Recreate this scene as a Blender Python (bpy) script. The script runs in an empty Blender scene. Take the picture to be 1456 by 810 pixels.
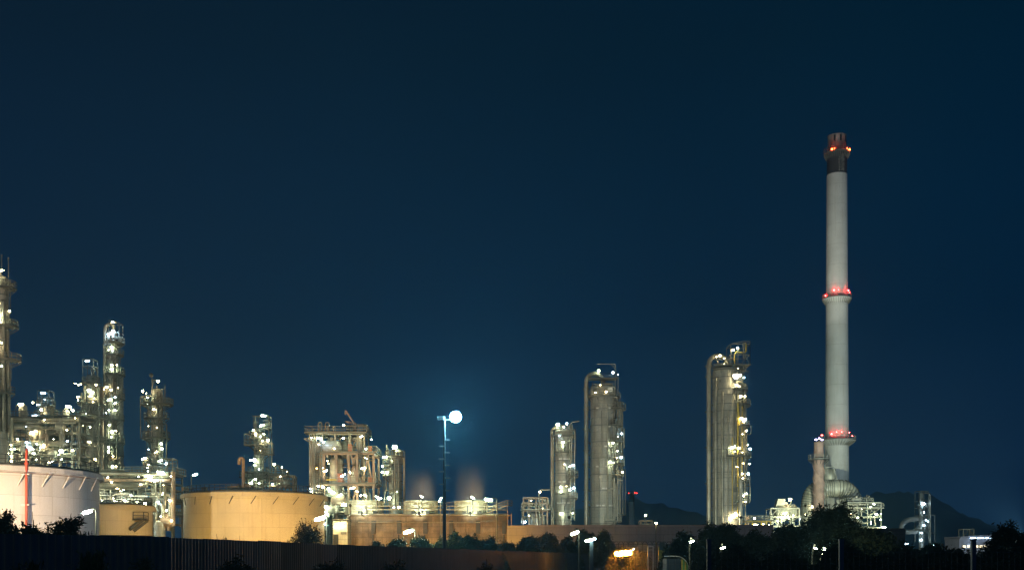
import bpy, math, random
from mathutils import Vector, Matrix
R = math.radians
F = 1561.0            # focal length in photo pixels (photo 1456 wide)
HY, CX = 795.0, 728.0  # horizon row, centre column
EYE = 1.6
sc = bpy.context.scene
C = sc.collection
rnd = random.Random(7)

# ------------------------------------------------------------------ colour
def lin(c):
    c /= 255.0
    return c/12.92 if c <= .04045 else ((c+.055)/1.055)**2.4
def srgb(r, g, b): return (lin(r), lin(g), lin(b), 1)

# ------------------------------------------------------------------ materials
def newmat(name):
    m = bpy.data.materials.new(name); m.use_nodes = True
    nt = m.node_tree; return m, nt, nt.nodes['Principled BSDF']
def N(nt, t, **kw):
    n = nt.nodes.new(t)
    for k, v in kw.items(): setattr(n, k, v)
    return n
def paint(name, col, rough=.6, metal=0., vary=.25, scale=.6, streak=True, bump=0.0, seams=None, dirt=(.35, .3, .22)):
    """painted/clad surface: blotches, vertical run-off streaks, optional plate seams (w, h, line)"""
    m, nt, b = newmat(name)
    L = nt.links.new
    tc = N(nt, 'ShaderNodeTexCoord')
    n1 = N(nt, 'ShaderNodeTexNoise'); n1.inputs['Scale'].default_value = scale; n1.inputs['Detail'].default_value = 6
    L(tc.outputs['Object'], n1.inputs['Vector'])
    mp = N(nt, 'ShaderNodeMapping'); mp.inputs['Scale'].default_value = (2.2, 2.2, .12)
    L(tc.outputs['Object'], mp.inputs['Vector'])
    n2 = N(nt, 'ShaderNodeTexNoise'); n2.inputs['Scale'].default_value = 1.; n2.inputs['Detail'].default_value = 4
    L(mp.outputs[0], n2.inputs['Vector'])
    r1 = N(nt, 'ShaderNodeMapRange'); r1.inputs[1].default_value = .35; r1.inputs[2].default_value = .7
    r1.inputs[3].default_value = 1-vary; r1.inputs[4].default_value = 1+vary*.35
    L(n1.outputs[0], r1.inputs[0])
    r2 = N(nt, 'ShaderNodeMapRange'); r2.inputs[1].default_value = .5; r2.inputs[2].default_value = .75
    r2.inputs[3].default_value = 0; r2.inputs[4].default_value = vary*1.6 if streak else 0
    L(n2.outputs[0], r2.inputs[0])
    base = N(nt, 'ShaderNodeRGB'); base.outputs[0].default_value = (*col[:3], 1)
    mul = N(nt, 'ShaderNodeVectorMath', operation='SCALE'); L(base.outputs[0], mul.inputs[0]); L(r1.outputs[0], mul.inputs['Scale'])
    mx = N(nt, 'ShaderNodeMix', data_type='RGBA'); L(r2.outputs[0], mx.inputs[0]); L(mul.outputs[0], mx.inputs[6])
    mx.inputs[7].default_value = (col[0]*dirt[0]*1.6, col[1]*dirt[1]*1.6, col[2]*dirt[2]*1.6, 1)
    out = mx.outputs[2]
    if seams:
        w, h, line, rad = seams
        sx = N(nt, 'ShaderNodeSeparateXYZ'); L(tc.outputs['Object'], sx.inputs[0])
        if rad:
            at = N(nt, 'ShaderNodeMath', operation='ARCTAN2'); L(sx.outputs[1], at.inputs[0]); L(sx.outputs[0], at.inputs[1])
            ml = N(nt, 'ShaderNodeMath', operation='MULTIPLY'); ml.inputs[1].default_value = rad; L(at.outputs[0], ml.inputs[0]); u = ml.outputs[0]
        else:
            ad = N(nt, 'ShaderNodeMath', operation='ADD'); L(sx.outputs[0], ad.inputs[0]); L(sx.outputs[1], ad.inputs[1]); u = ad.outputs[0]
        cb = N(nt, 'ShaderNodeCombineXYZ'); L(u, cb.inputs[0]); L(sx.outputs[2], cb.inputs[1])
        br = N(nt, 'ShaderNodeTexBrick'); L(cb.outputs[0], br.inputs['Vector'])
        br.inputs['Scale'].default_value = 1; br.inputs['Brick Width'].default_value = w; br.inputs['Row Height'].default_value = h
        br.inputs['Mortar Size'].default_value = line; br.inputs['Mortar Smooth'].default_value = .3
        br.inputs['Color1'].default_value = (1, 1, 1, 1); br.inputs['Color2'].default_value = (.9, .91, .9, 1)
        br.inputs['Mortar'].default_value = (.55, .52, .48, 1)
        m2 = N(nt, 'ShaderNodeMix', data_type='RGBA', blend_type='MULTIPLY'); m2.inputs[0].default_value = 1
        L(out, m2.inputs[6]); L(br.outputs[0], m2.inputs[7]); out = m2.outputs[2]
    L(out, b.inputs['Base Color'])
    b.inputs['Roughness'].default_value = rough; b.inputs['Metallic'].default_value = metal
    if bump:
        bp = N(nt, 'ShaderNodeBump'); bp.inputs['Strength'].default_value = bump; bp.inputs['Distance'].default_value = .1
        L(n1.outputs[0], bp.inputs['Height']); L(bp.outputs[0], b.inputs['Normal'])
    return m
def emit(name, col, s):
    m, nt, b = newmat(name)
    b.inputs['Base Color'].default_value = (.8, .8, .8, 1)
    b.inputs['Emission Color'].default_value = (*col, 1); b.inputs['Emission Strength'].default_value = s
    return m
M = dict(
    clad=paint('clad_aluminium', (.42, .42, .38), .42, .35, .3, .5, seams=(1.6, 1.05, .03, 3.5)),
    clad_w=paint('clad_pale', (.5, .5, .44), .5, .15, .3, .5, seams=(2.0, 1.25, .03, 3.5)),
    clad_b=paint('clad_wide', (.40, .40, .36), .5, .2, .35, .35, seams=(2.4, 1.6, .035, 3.5)),
    pipe=paint('pipe_cladding', (.40, .39, .32), .4, .3, .5, .3, seams=(50, 2.2, .05, 0)),
    pipe_warm=paint('pipe_primer', (.36, .28, .21), .6, 0, .3, .8),
    galv=paint('galvanised_steel', (.34, .35, .29), .5, .4, .45, .35),
    steel=paint('painted_steel', (.17, .17, .14), .6, .1, .4, .4),
    dark=paint('dark_steel', (.06, .06, .055), .7, .1, .3, 1.0),
    tank=paint('tank_white_paint', (.72, .70, .66), .55, 0, .2, .12, seams=(6.0, 2.3, .018, 12)),
    tank2=paint('tank_cream_paint', (.70, .66, .55), .55, 0, .14, .15, seams=(5.0, 2.5, .02, 10)),
    tank3=paint('tank_ivory_paint', (.72, .66, .46), .55, 0, .2, .12, seams=(6.0, 2.3, .018, 12)),
    roofg=paint('tank_roof_grey', (.3, .32, .3), .7, 0, .25, .3),
    red=paint('red_pipe_paint', (.55, .09, .05), .5, 0, .2, 1),
    conc=paint('tower_concrete', (.36, .29, .21), .85, 0, .6, .5, bump=.3, seams=(4.63, 1.9, .05, 0)),
    conc_p=paint('pilaster_steel', (.10, .10, .10), .7, .1, .35, .8),
    wall=paint('precast_wall', (.36, .33, .32), .8, 0, .22, .25, seams=(9, 1.15, .035, 0)),
    fan=paint('fan_stack_fibreglass', (.62, .66, .52), .5, 0, .2, .8, seams=(1.6, 1.3, .05, 3)),
    chim=paint('chimney_white', (.56, .575, .54), .6, 0, .18, .2, seams=(80, 5.5, .04, 3)),
    chim_d=paint('chimney_dark_band', (.05, .048, .045), .6, .1, .3, .6),
    chim_t=paint('chimney_steel_tip', (.15, .15, .14), .6, .3, .35, .6),
    rust=paint('weathered_stack', (.34, .24, .2), .7, 0, .35, .7),
    duct=paint('duct_cladding', (.44, .46, .38), .5, .2, .35, .6),
    orange=paint('orange_enclosure', (.5, .16, .05), .6, 0, .2, 2),
    yellow=paint('safety_yellow', (.6, .45, .08), .5, 0, .15, 2),
    fence=paint('fence_sheet', (.04, .07, .12), .45, .3, .45, .5),
    fence_b=paint('fence_sheet_worn', (.07, .10, .15), .4, .3, .5, .8),
    fence_c=paint('fence_sheet_dark', (.025, .04, .06), .5, .3, .4, .8),
    fence_p=paint('fence_post_blue', (.06, .10, .15), .5, .2, .3, 2),
    wire=paint('mesh_wire', (.10, .12, .13), .6, .3, .2, 2),
    pole=paint('mast_steel', (.08, .10, .11), .45, .4, .25, 1),
    bld=paint('far_building_wall', (.2, .2, .25), .7, 0, .2, .5),
    greybox=paint('grey_shed_cladding', (.10, .09, .10), .7, 0, .2, .6, seams=(30, .7, .05, 0)),
    green=paint('green_panel', (.16, .40, .12), .5, 0, .2, 1),
    white=paint('white_trim', (.7, .72, .7), .5, 0, .15, 1),
    slot_dark=paint('black_opening', (.01, .01, .01), .9, 0, .1, 1),
)
GREENW, WARM, BLUEW, SOD, RED, VIO = (.90, 1, .64), (1, .80, .44), (.55, .78, 1), (1, .50, .12), (1, .03, .02), (.62, .5, 1)
_em = {}
def E(col, s):
    k = (col, round(s, 1))
    if k not in _em: _em[k] = emit('lamp_glass', col, s)
    return _em[k]
def leafmat(name, c1, c2):
    m, nt, b = newmat(name); L = nt.links.new
    tc = N(nt, 'ShaderNodeTexCoord'); n = N(nt, 'ShaderNodeTexNoise'); n.inputs['Scale'].default_value = 1.3; n.inputs['Detail'].default_value = 3
    L(tc.outputs['Object'], n.inputs['Vector'])
    r = N(nt, 'ShaderNodeValToRGB'); r.color_ramp.elements[0].position = .35; r.color_ramp.elements[1].position = .65
    r.color_ramp.elements[0].color = (*c1, 1); r.color_ramp.elements[1].color = (*c2, 1)
    L(n.outputs[0], r.inputs[0]); L(r.outputs[0], b.inputs['Base Color'])
    b.inputs['Roughness'].default_value = .7
    return m
M['leaf'] = leafmat('leaf_dark', (.025, .035, .012), (.06, .075, .025))
M['leaf_y'] = leafmat('leaf_olive', (.04, .045, .012), (.10, .095, .03))
M['leaf_g'] = leafmat('leaf_green', (.03, .06, .015), (.08, .12, .03))
M['leaf_l'] = leafmat('leaf_light', (.06, .06, .02), (.14, .12, .05))  # paler leaves, lightened to strengthen the sodium glow on the bushes
M['bark'] = paint('bark', (.09, .07, .05), .9, 0, .3, 3)
M['grassm'] = leafmat('dry_grass', (.05, .05, .02), (.10, .09, .04))

# ------------------------------------------------------------------ mesh builder
class MB:
    def __init__(s): s.v = []; s.f = []; s.sm = []
    def add(s, vs, fs, smooth=False):
        o = len(s.v); s.v += [tuple(v) for v in vs]
        for f in fs: s.f.append(tuple(i+o for i in f)); s.sm.append(smooth)
    def box(s, cx, cy, cz, sx, sy, sz, rz=0, m=None):
        c, n = math.cos(rz), math.sin(rz); vs = []
        for dz in (-.5, .5):
            for dx, dy in ((-.5, -.5), (.5, -.5), (.5, .5), (-.5, .5)):
                x, y = dx*sx, dy*sy; vs.append((cx+x*c-y*n, cy+x*n+y*c, cz+dz*sz))
        s.add(vs, [(3, 2, 1, 0), (4, 5, 6, 7), (0, 1, 5, 4), (1, 2, 6, 5), (2, 3, 7, 6), (3, 0, 4, 7)])
    def beam(s, p, q, w, h=None):
        h = h or w; p = Vector(p); q = Vector(q); d = q-p
        if d.length < 1e-5: return
        d.normalize(); up = Vector((0, 0, 1)) if abs(d.z) < .95 else Vector((0, 1, 0))
        a = d.cross(up).normalized()*w*.5; b = a.cross(d).normalized()*h*.5
        vs = [p-a-b, p+a-b, p+a+b, p-a+b, q-a-b, q+a-b, q+a+b, q-a+b]
        s.add(vs, [(0, 1, 2, 3), (7, 6, 5, 4), (0, 4, 5, 1), (1, 5, 6, 2), (2, 6, 7, 3), (3, 7, 4, 0)])
    def tube(s, pts, r, n=8, cap=True):
        pts = [Vector(p) for p in pts]; rr = r if isinstance(r, (list, tuple)) else [r]*len(pts)
        rings = []; pa = None
        for i, p in enumerate(pts):
            d = (pts[min(i+1, len(pts)-1)]-pts[max(i-1, 0)]).normalized()
            if pa is None:
                up = Vector((0, 0, 1)) if abs(d.z) < .9 else Vector((0, 1, 0)); a = d.cross(up).normalized()
            else:
                a = (pa-d*pa.dot(d)).normalized()
            pa = a; b = d.cross(a)
            rings.append([p+(a*math.cos(2*math.pi*k/n)+b*math.sin(2*math.pi*k/n))*rr[i] for k in range(n)])
        vs = [v for q in rings for v in q]; fs = []
        for i in range(len(pts)-1):
            for k in range(n): fs.append((i*n+k, i*n+(k+1) % n, (i+1)*n+(k+1) % n, (i+1)*n+k))
        s.add(vs, fs, True)
        if cap:
            s.add(rings[0], [tuple(range(n))[::-1]]); s.add(rings[-1], [tuple(range(n))])
    def lathe(s, cx, cy, prof, n=32, smooth=True, cap=True):
        vs = []; fs = []
        for r, z in prof:
            for k in range(n): vs.append((cx+r*math.cos(2*math.pi*k/n), cy+r*math.sin(2*math.pi*k/n), z))
        for i in range(len(prof)-1):
            for k in range(n): fs.append((i*n+k, i*n+(k+1) % n, (i+1)*n+(k+1) % n, (i+1)*n+k))
        s.add(vs, fs, smooth)
        if cap and prof[-1][0] > .02: s.add(vs[-n:], [tuple(range(n))])
    def cyl(s, cx, cy, z0, z1, r0, r1=None, n=24):
        s.lathe(cx, cy, [(r0, z0), (r1 if r1 is not None else r0, z1)], n)
    def ball(s, c, r, n=8, sq=1.0):
        prof = [(max(r*math.sin(math.pi*i/n), .001), c[2]-r*sq*math.cos(math.pi*i/n)) for i in range(n+1)]
        s.lathe(c[0], c[1], prof, n*2, cap=False)
    def sector(s, cx, cy, z, h, r0, r1, a0, a1):
        n = max(2, int(abs(a1-a0)/12)); vs = []; fs = []
        for i in range(n+1):
            a = R(a0+(a1-a0)*i/n); c, q = math.cos(a), math.sin(a)
            for rr, zz in ((r0, z), (r1, z), (r1, z+h), (r0, z+h)): vs.append((cx+rr*c, cy+rr*q, zz))
        for i in range(n):
            o = i*4
            for a, b in ((0, 1), (1, 2), (2, 3), (3, 0)): fs.append((o+a, o+b, o+4+b, o+4+a))
        if abs(a1-a0) < 359: fs += [(3, 2, 1, 0), (n*4, n*4+1, n*4+2, n*4+3)]
        s.add(vs, fs)
    def rail(s, pts, h=1.1, t=.06, sp=1.6, closed=False):
        pts = [Vector(p) for p in pts]
        if closed: pts.append(pts[0])
        for p, q in zip(pts, pts[1:]):
            for z in (h, h*.55): s.beam(p+Vector((0, 0, z)), q+Vector((0, 0, z)), t)
            s.beam(p+Vector((0, 0, .08)), q+Vector((0, 0, .08)), .03, .16)
            L = (q-p).length; k = max(1, round(L/sp))
            for i in range(k): a = p.lerp(q, i/k); s.beam(a, a+Vector((0, 0, h)), t)
        s.beam(pts[-1], pts[-1]+Vector((0, 0, h)), t)
    def arc_rail(s, cx, cy, z, r, a0, a1, h=1.1, t=.06):
        n = max(3, int(abs(a1-a0)*R(1)*r/1.2)+1)
        pts = [(cx+r*math.cos(R(a0+(a1-a0)*i/n)), cy+r*math.sin(R(a0+(a1-a0)*i/n)), z) for i in range(n+1)]
        s.rail(pts, h, t, 1.4)
    def ladder(s, x, y, z0, z1, ang, cage=True):
        """ladder at x,y facing outward at ang degrees"""
        a = R(ang); o = Vector((math.cos(a), math.sin(a), 0)); w = Vector((-o.y, o.x, 0))*.26; p = Vector((x, y, 0))
        for sgn in (-1, 1): s.beam(p+w*sgn+Vector((0, 0, z0)), p+w*sgn+Vector((0, 0, z1)), .07)
        z = z0+.3
        while z < z1: s.beam(p-w+Vector((0, 0, z)), p+w+Vector((0, 0, z)), .04); z += .45
        if cage and z1-z0 > 3:
            z = z0+2.2
            while z < z1+1:
                q = [p+Vector((0, 0, z))+w*1.4*math.cos(t)*1+o*.75*math.sin(t) for t in [math.pi*i/6 for i in range(7)]]
                for a_, b_ in zip(q, q[1:]): s.beam(a_, b_, .05)
                z += 1.3
            for t in (math.pi*.25, math.pi*.5, math.pi*.75):
                d = w*1.4*math.cos(t)+o*.75*math.sin(t)
                s.beam(p+d+Vector((0, 0, z0+2.2)), p+d+Vector((0, 0, z1+.9)), .05)
    def cage(s, x0, x1, y0, y1, zs, t=.12):
        for x in (x0, x1):
            for y in (y0, y1): s.beam((x, y, zs[0]), (x, y, zs[-1]), t)
        for z in zs[1:]:
            s.beam((x0, y0, z), (x1, y0, z), t); s.beam((x0, y1, z), (x1, y1, z), t)
            s.beam((x0, y0, z), (x0, y1, z), t); s.beam((x1, y0, z), (x1, y1, z), t)
    def build(s, name, mat, parent=None):
        me = bpy.data.meshes.new(name); me.from_pydata(s.v, [], s.f)
        me.polygons.foreach_set('use_smooth', s.sm); me.update()
        me.materials.append(mat)
        o = bpy.data.objects.new(name, me); C.objects.link(o)
        if parent: o.parent = parent
        return o
def bend(pts, r, k=4):
    """round the corners of a polyline"""
    pts = [Vector(p) for p in pts]; out = [pts[0]]
    for a, b, c in zip(pts, pts[1:], pts[2:]):
        d1 = (a-b); d2 = (c-b); q = min(r, d1.length*.49, d2.length*.49)
        p1 = b+d1.normalized()*q; p2 = b+d2.normalized()*q
        for i in range(k+1):
            t = i/k; out.append(p1.lerp(b, t).lerp(b.lerp(p2, t), t))
    out.append(pts[-1]); return out

def tag(o, label, cat, group=None):
    o['label'] = label; o['category'] = cat
    if group: o['group'] = group
    return o
def struct(o): o['kind'] = 'structure'; return o

# ------------------------------------------------------------------ a thing placed by photo column and distance
class Thing:
    def __init__(s, name, label, cat, xc, D, group=None):
        s.xc, s.D, s.s = xc, D, D/F
        s.o = bpy.data.objects.new(name, None); C.objects.link(s.o)
        s.o.location = ((xc-CX)*s.s, D, 0); tag(s.o, label, cat, group)
    def X(s, px): return (px-s.xc)*s.s
    def Z(s, py): return EYE+(HY-py)*s.s
    def part(s, name, mb, mat, parent=None): return mb.build(name, M[mat] if isinstance(mat, str) else mat, parent or s.o)
    def lamp(s, px, py, y=0., col=GREENW, r=.33, st=28, kind='globe', tilt=18, bracket=None):
        """a luminaire: dark hood + bright glass; kind globe or tube (a long tilted fitting)"""
        x, z = s.X(px), s.Z(py)
        f_ = .78+.42*((px*7.31+py*3.77) % 1.0); r *= (.62 if kind == 'globe' else .5)*f_; st *= 2.6*(.5+1.1*((px*3.13+py*5.91) % 1.0))
        h = MB(); g = MB()
        if kind == 'globe':
            h.lathe(x, y, [(r*1.15, z+r*.55), (r*.9, z+r*1.0), (r*.3, z+r*1.25), (.02, z+r*1.3)], 10)
            g.ball((x, y, z), r, 6)
            h.beam((x, y, z+r), (x, y+.6, z+r*1.6), .08)
        else:
            t = R(tilt); dx, dz = math.cos(t)*r*1.9, math.sin(t)*r*1.9
            g.tube([(x-dx, y-.1, z-dz), (x-dx*.8, y-.1, z-dz*.8), (x, y-.1, z), (x+dx*.8, y-.1, z+dz*.8), (x+dx, y-.1, z+dz)], [r*.25, r*.5, r*.62, r*.5, r*.25], 8)
            h.beam((x-dx*1.1, y+.05, z-dz*1.1+r*.7), (x+dx*1.1, y+.05, z+dz*1.1+r*.7), r*1.3, r*.25)
        if bracket:
            bx, bz = s.X(bracket[0]), s.Z(bracket[1])
            h.tube(bend([(bx, y, bz), (bx, y, z+r*1.5), (x, y, z+r*1.5)], .3), .07, 6)
        ho = s.part('luminaire', h, 'galv'); s.part('glass', g, E(col, st), ho)
    def pole_lamp(s, px, py, top, y=0, **k): s.lamp(px, py, y, bracket=(top, s_pole), **k)

def platform(T, cx, z, rs, ext, a0, a1, t=.085, y=0, mat='steel'):
    p = MB(); p.sector(cx, y, z-.14, .14, rs+.03, rs+ext, a0, a1)
    n = max(2, int(abs(a1-a0)/28))
    for i in range(n+1):
        a = R(a0+(a1-a0)*i/n); c, q = math.cos(a), math.sin(a)
        p.beam((cx+rs*c, y+rs*q, z-min(1.2, ext)-.1), (cx+(rs+ext*.95)*c, y+(rs+ext*.95)*q, z-.18), .1)
    po = T.part('platform', p, mat)
    r = MB(); r.arc_rail(cx, y, z, rs+ext-.06, a0, a1, 1.15, t)
    if abs(a1-a0) < 355:
        for a in (R(a0), R(a1)):
            c, q = math.cos(a), math.sin(a)
            r.rail([(cx+(rs+.1)*c, y+(rs+.1)*q, z), (cx+(rs+ext-.06)*c, y+(rs+ext-.06)*q, z)], 1.15, t)
    T.part('railing', r, 'galv', po)
    rg = random.Random(int(z*37+cx*11+T.xc)); lo, hi = max(a0, -165), min(a1, -5)
    if hi > lo:
        for k in range(3):
            a = R(rg.uniform(lo, hi)); q = MB(); e = rs+ext*rg.uniform(.3, .75); x_, y_ = cx+e*math.cos(a), y+e*math.sin(a); hh = rg.uniform(.7, 1.7)
            if rg.random() < .5: q.box(x_, y_, z+hh*.5, rg.uniform(.3, .6), .35, hh, a); T.part('control_box', q, rg.choice(('dark', 'pipe', 'galv')), po)
            else: q.tube([(x_, y_, z), (x_, y_, z+hh)], .1, 6); q.tube([(x_, y_, z+hh*.7), (x_+.02, y_-.12, z+hh*.7)], .3, 8); T.part('valve', q, rg.choice(('pipe', 'steel', 'dark')), po)

def column(T, px, ytop, w, mat='clad', plats=(), ladders=(), bands=(), lugs=(), dome=.5, skirt=None, y=0., pipes=(), seed=0, w_top=None, neck=None):
    """process column: px centre, ytop, w in photo pixels. plats (y, a0, a1, ext)"""
    rg = random.Random(seed+int(px)); cx = T.X(px); r = w*T.s/2; zt = T.Z(ytop)
    m = MB(); prof = []
    if w_top: # narrower top section
        rt = w_top*T.s/2; zn = T.Z(neck)
        prof = [(r, 0), (r, zn-.8), (rt, zn+.8), (rt, zt-rt*dome)]; re = rt
    else: prof = [(r, 0), (r, zt-r*dome)]; re = r
    zb = zt-re*dome
    for i in range(1, 6):
        a = math.pi/2*i/6; prof.append((re*math.cos(a), zb+re*dome*math.sin(a)))
    prof.append((re*.12, zb+re*dome))
    m.lathe(cx, y, prof, 36)
    m.cyl(cx, y, zb+re*dome-.05, zb+re*dome+.5, re*.16, n=10)
    bm_ = MB()
    for by in bands:
        z = T.Z(by); rr = (re if (w_top and by < neck) else r); bm_.sector(cx, y, z-.07, .14, rr-.02, rr+.13, 0, 360)
    T.part('shell', m, mat)
    if bands: T.part('stiffener_ring', bm_, 'steel')
    if lugs:
        g = MB()
        for ly, angs in lugs:
            for a in angs:
                c, q = math.cos(R(a)), math.sin(R(a)); g.box(cx+(r+.1)*c, y+(r+.1)*q, T.Z(ly), .6, .4, .32, R(a)+math.pi/2)
        T.part('lifting_lug', g, 'white')  # white and oversized to stand in for the glints off the lugs
    nz = MB()
    for _ in range(max(3, int(zt/5))):
        z = rg.uniform(zt*.25, zt*.95); a = R(rg.uniform(-150, -20)); rr = re if (w_top and z > T.Z(neck)) else r
        c, q = math.cos(a), math.sin(a); k = rg.choice((.14, .2, .32))
        nz.tube([(cx+rr*.9*c, y+rr*.9*q, z), (cx+(rr+.45)*c, y+(rr+.45)*q, z)], k, 8)
        nz.tube([(cx+(rr+.38)*c, y+(rr+.38)*q, z), (cx+(rr+.5)*c, y+(rr+.5)*q, z)], k*1.5, 8)
    T.part('nozzle', nz, 'pipe')
    for k in range(3 if w > 12 else 2):   # thin instrument and drain lines down the shell
        aa = R(rg.uniform(-160, -15)); rr = r+.28; z1 = zt*rg.uniform(.55, .93); z0 = zt*rg.uniform(.05, .4); q = MB(); pr = rg.uniform(.06, .13)
        if w_top and z1 > T.Z(neck): z1 = T.Z(neck)-1
        c_, s_ = math.cos(aa), math.sin(aa); ab = aa+rg.uniform(-.35, .35); c2, s2 = math.cos(ab), math.sin(ab); zm = z0+(z1-z0)*rg.uniform(.3, .7)
        q.tube(bend([(cx+r*.9*c_, y+r*.9*s_, z1), (cx+rr*c_, y+rr*s_, z1), (cx+rr*c_, y+rr*s_, zm), (cx+(rr+.1)*c2, y+(rr+.1)*s2, zm), (cx+(rr+.1)*c2, y+(rr+.1)*s2, z0)], .3, 2), pr, 6)
        T.part('downpipe', q, rg.choice(('pipe', 'galv', 'steel')))
    for p in plats: 
        py, a0, a1, ext = p[:4]; rr = re if (w_top and py < neck) else r
        platform(T, cx, T.Z(py), rr, ext, a0, a1, y=y)
    for ya, yb, a in ladders:
        l = MB(); rr = re if (w_top and ya < neck) else r; rr += .35
        l.ladder(cx+rr*math.cos(R(a)), y+rr*math.sin(R(a)), T.Z(yb), T.Z(ya), a); T.part('ladder', l, 'galv')
    for (a, ya, yb, pr) in pipes:   # vertical pipes strapped to the shell
        pm = MB(); rr = r+pr+.25; c, q = math.cos(R(a)), math.sin(R(a))
        pm.tube(bend([(cx+re*.8*c, y+re*.8*q, T.Z(ya)), (cx+rr*c, y+rr*q, T.Z(ya)), (cx+rr*c, y+rr*q, T.Z(yb))], .5), pr, 8)
        z = T.Z(yb)+2
        while z < T.Z(ya)-1: pm.beam((cx+r*.95*c, y+r*.95*q, z), (cx+(rr+pr)*c, y+(rr+pr)*q, z), .1, .14); z += 4.5
        T.part('downpipe', pm, 'pipe')
def gooseneck(T, x0, x1, ytop, r, ybot=None, yend=None, y=0, mat='pipe', clamps=()):
    m = MB(); k = abs(T.X(x1)-T.X(x0))/2
    z1 = T.Z(ytop); zb = 0 if ybot is None else T.Z(ybot); ze = z1-k*1.1 if yend is None else T.Z(yend)
    pts = [(T.X(x0), y, zb), (T.X(x0), y, z1-k)]
    for i in range(1, 9):
        a = math.pi*i/8; pts.append(((T.X(x0)+T.X(x1))/2-(T.X(x1)-T.X(x0))/2*math.cos(a), y, z1-k+k*math.sin(a)))
    pts.append((T.X(x1), y, ze)); m.tube(pts, r, 12)
    for cy_ in clamps: m.cyl(T.X(x0), y, T.Z(cy_)-.1, T.Z(cy_)+.1, r*1.5, n=10)
    T.part('overhead_pipe', m, mat)
def clutter(T, x0, x1, ya, yb, d0, d1, n, rmin, rmax, seed, mats=('pipe', 'galv', 'steel', 'pipe', 'clad_w')):
    """individual orthogonal pipes with elbows routed through a region"""
    rg = random.Random(seed)
    for i in range(n):
        x = T.X(rg.uniform(x0, x1)); y = rg.uniform(d0, d1); z = T.Z(rg.uniform(ya, yb)); pts = [(x, y, z)]
        ax = rg.choice('xxz')
        for k in range(rg.choice((1, 2, 3, 4))):
            if ax == 'x': x = T.X(rg.uniform(x0, x1)); ax = rg.choice('zzy')
            elif ax == 'z': z = T.Z(rg.uniform(ya, yb)); ax = rg.choice('xxy')
            else: y = rg.uniform(d0, d1); ax = rg.choice('xz')
            if (Vector(pts[-1])-Vector((x, y, z))).length > .6: pts.append((x, y, z))
        if len(pts) < 2: continue
        r = rg.uniform(rmin, rmax)*rg.choice((.5, .7, 1)); m = MB(); m.tube(bend(pts, r*2.5, 3), r, 8)
        p, q = Vector(pts[0]), Vector(pts[1]); d = (q-p).normalized()
        m.tube([p, p+d*.15], r*1.5, 8)
        m.tube([p.lerp(q, .5), p.lerp(q, .5)+d*.15], r*1.45, 8)
        T.part('pipe', m, rg.choice(mats))
def drum(T, xa, xb, py, r, y=0, mat='clad_w', name='vessel'):
    m = MB(); a, b = T.X(xa), T.X(xb); z = T.Z(py)
    m.tube([(a-r*.45, y, z), (a-r*.35, y, z), (a-.1, y, z), (a, y, z), (b, y, z), (b+.1, y, z), (b+r*.35, y, z), (b+r*.45, y, z)], [r*.1, r*.6, r*.93, r, r, r*.93, r*.6, r*.1], 20)
    for t in (.2, .8): m.box(a+(b-a)*t, y, z-r*.95, .35, r*1.5, r*.9)
    m.tube([(a+(b-a)*.5, y, z), (a+(b-a)*.5, y, z+r+.5)], r*.3, 8)
    T.part(name, m, mat)
def frame(T, xs, ys, d0, d1, t=.22, brace=(), mat='steel', decks=(), name='steel_frame', z0=0.):
    """steel frame: columns at xs, beams at ys (photo rows), between depths d0,d1; decks = rows with floor + railing"""
    m = MB(); X_ = [T.X(x) for x in xs]; zt = max(T.Z(y) for y in ys)
    for x in X_:
        for d in (d0, d1): m.beam((x, d, z0), (x, d, zt), t)
        for y in ys: m.beam((x, d0, T.Z(y)), (x, d1, T.Z(y)), t*.8)
    for y in ys:
        for d in (d0, d1): m.beam((X_[0], d, T.Z(y)), (X_[-1], d, T.Z(y)), t*.8, t*1.3)
    for xa, ya, xb, yb in brace: m.beam((T.X(xa), d0-.02, T.Z(ya)), (T.X(xb), d0-.02, T.Z(yb)), t*.6)
    T.part(name, m, mat)
    for dk in decks:
        xa, xb, y = dk[:3]; q = MB(); q.box((T.X(xa)+T.X(xb))/2, (d0+d1)/2, T.Z(y)+.12, T.X(xb)-T.X(xa)+1.2, d1-d0+1.4, .12)
        po = T.part('platform', q, 'steel'); rr = MB(); e = .5
        rr.rail([(T.X(xa)-e, d0-.6, T.Z(y)+.18), (T.X(xb)+e, d0-.6, T.Z(y)+.18), (T.X(xb)+e, d1+.6, T.Z(y)+.18), (T.X(xa)-e, d1+.6, T.Z(y)+.18)], 1.15, .085, 1.5, True)
        T.part('railing', rr, 'galv', po)
def antennas(T, lst, y=0, r=.09, name='vent_pipe', mat='galv'):
    for px, ya, yb in lst:
        m = MB(); m.tube([(T.X(px), y, T.Z(yb)), (T.X(px), y, T.Z(ya))], [r, r*.8], 8); m.cyl(T.X(px), y, T.Z(ya)-.4, T.Z(ya), r*1.6, n=8)
        T.part(name, m, mat)
def sidebox(T, x0, x1, y0, y1, y=0, dep=2.2, mat='galv'):
    """small cantilevered service platform with a tall guard cage"""
    m = MB(); a, b = T.X(x0), T.X(x1); z0, z1 = T.Z(y1), T.Z(y0)
    m.box((a+b)/2, y, z0, b-a+.2, dep, .14)
    po = T.part('platform', m, 'steel'); r = MB()
    r.rail([(a, y-dep/2, z0), (b, y-dep/2, z0), (b, y+dep/2, z0), (a, y+dep/2, z0)], 1.15, .085, 1.2, True)
    r.cage(a, b, y-dep/2, y+dep/2, [z0, z1], .09); T.part('guard_cage', r, mat, po)

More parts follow.
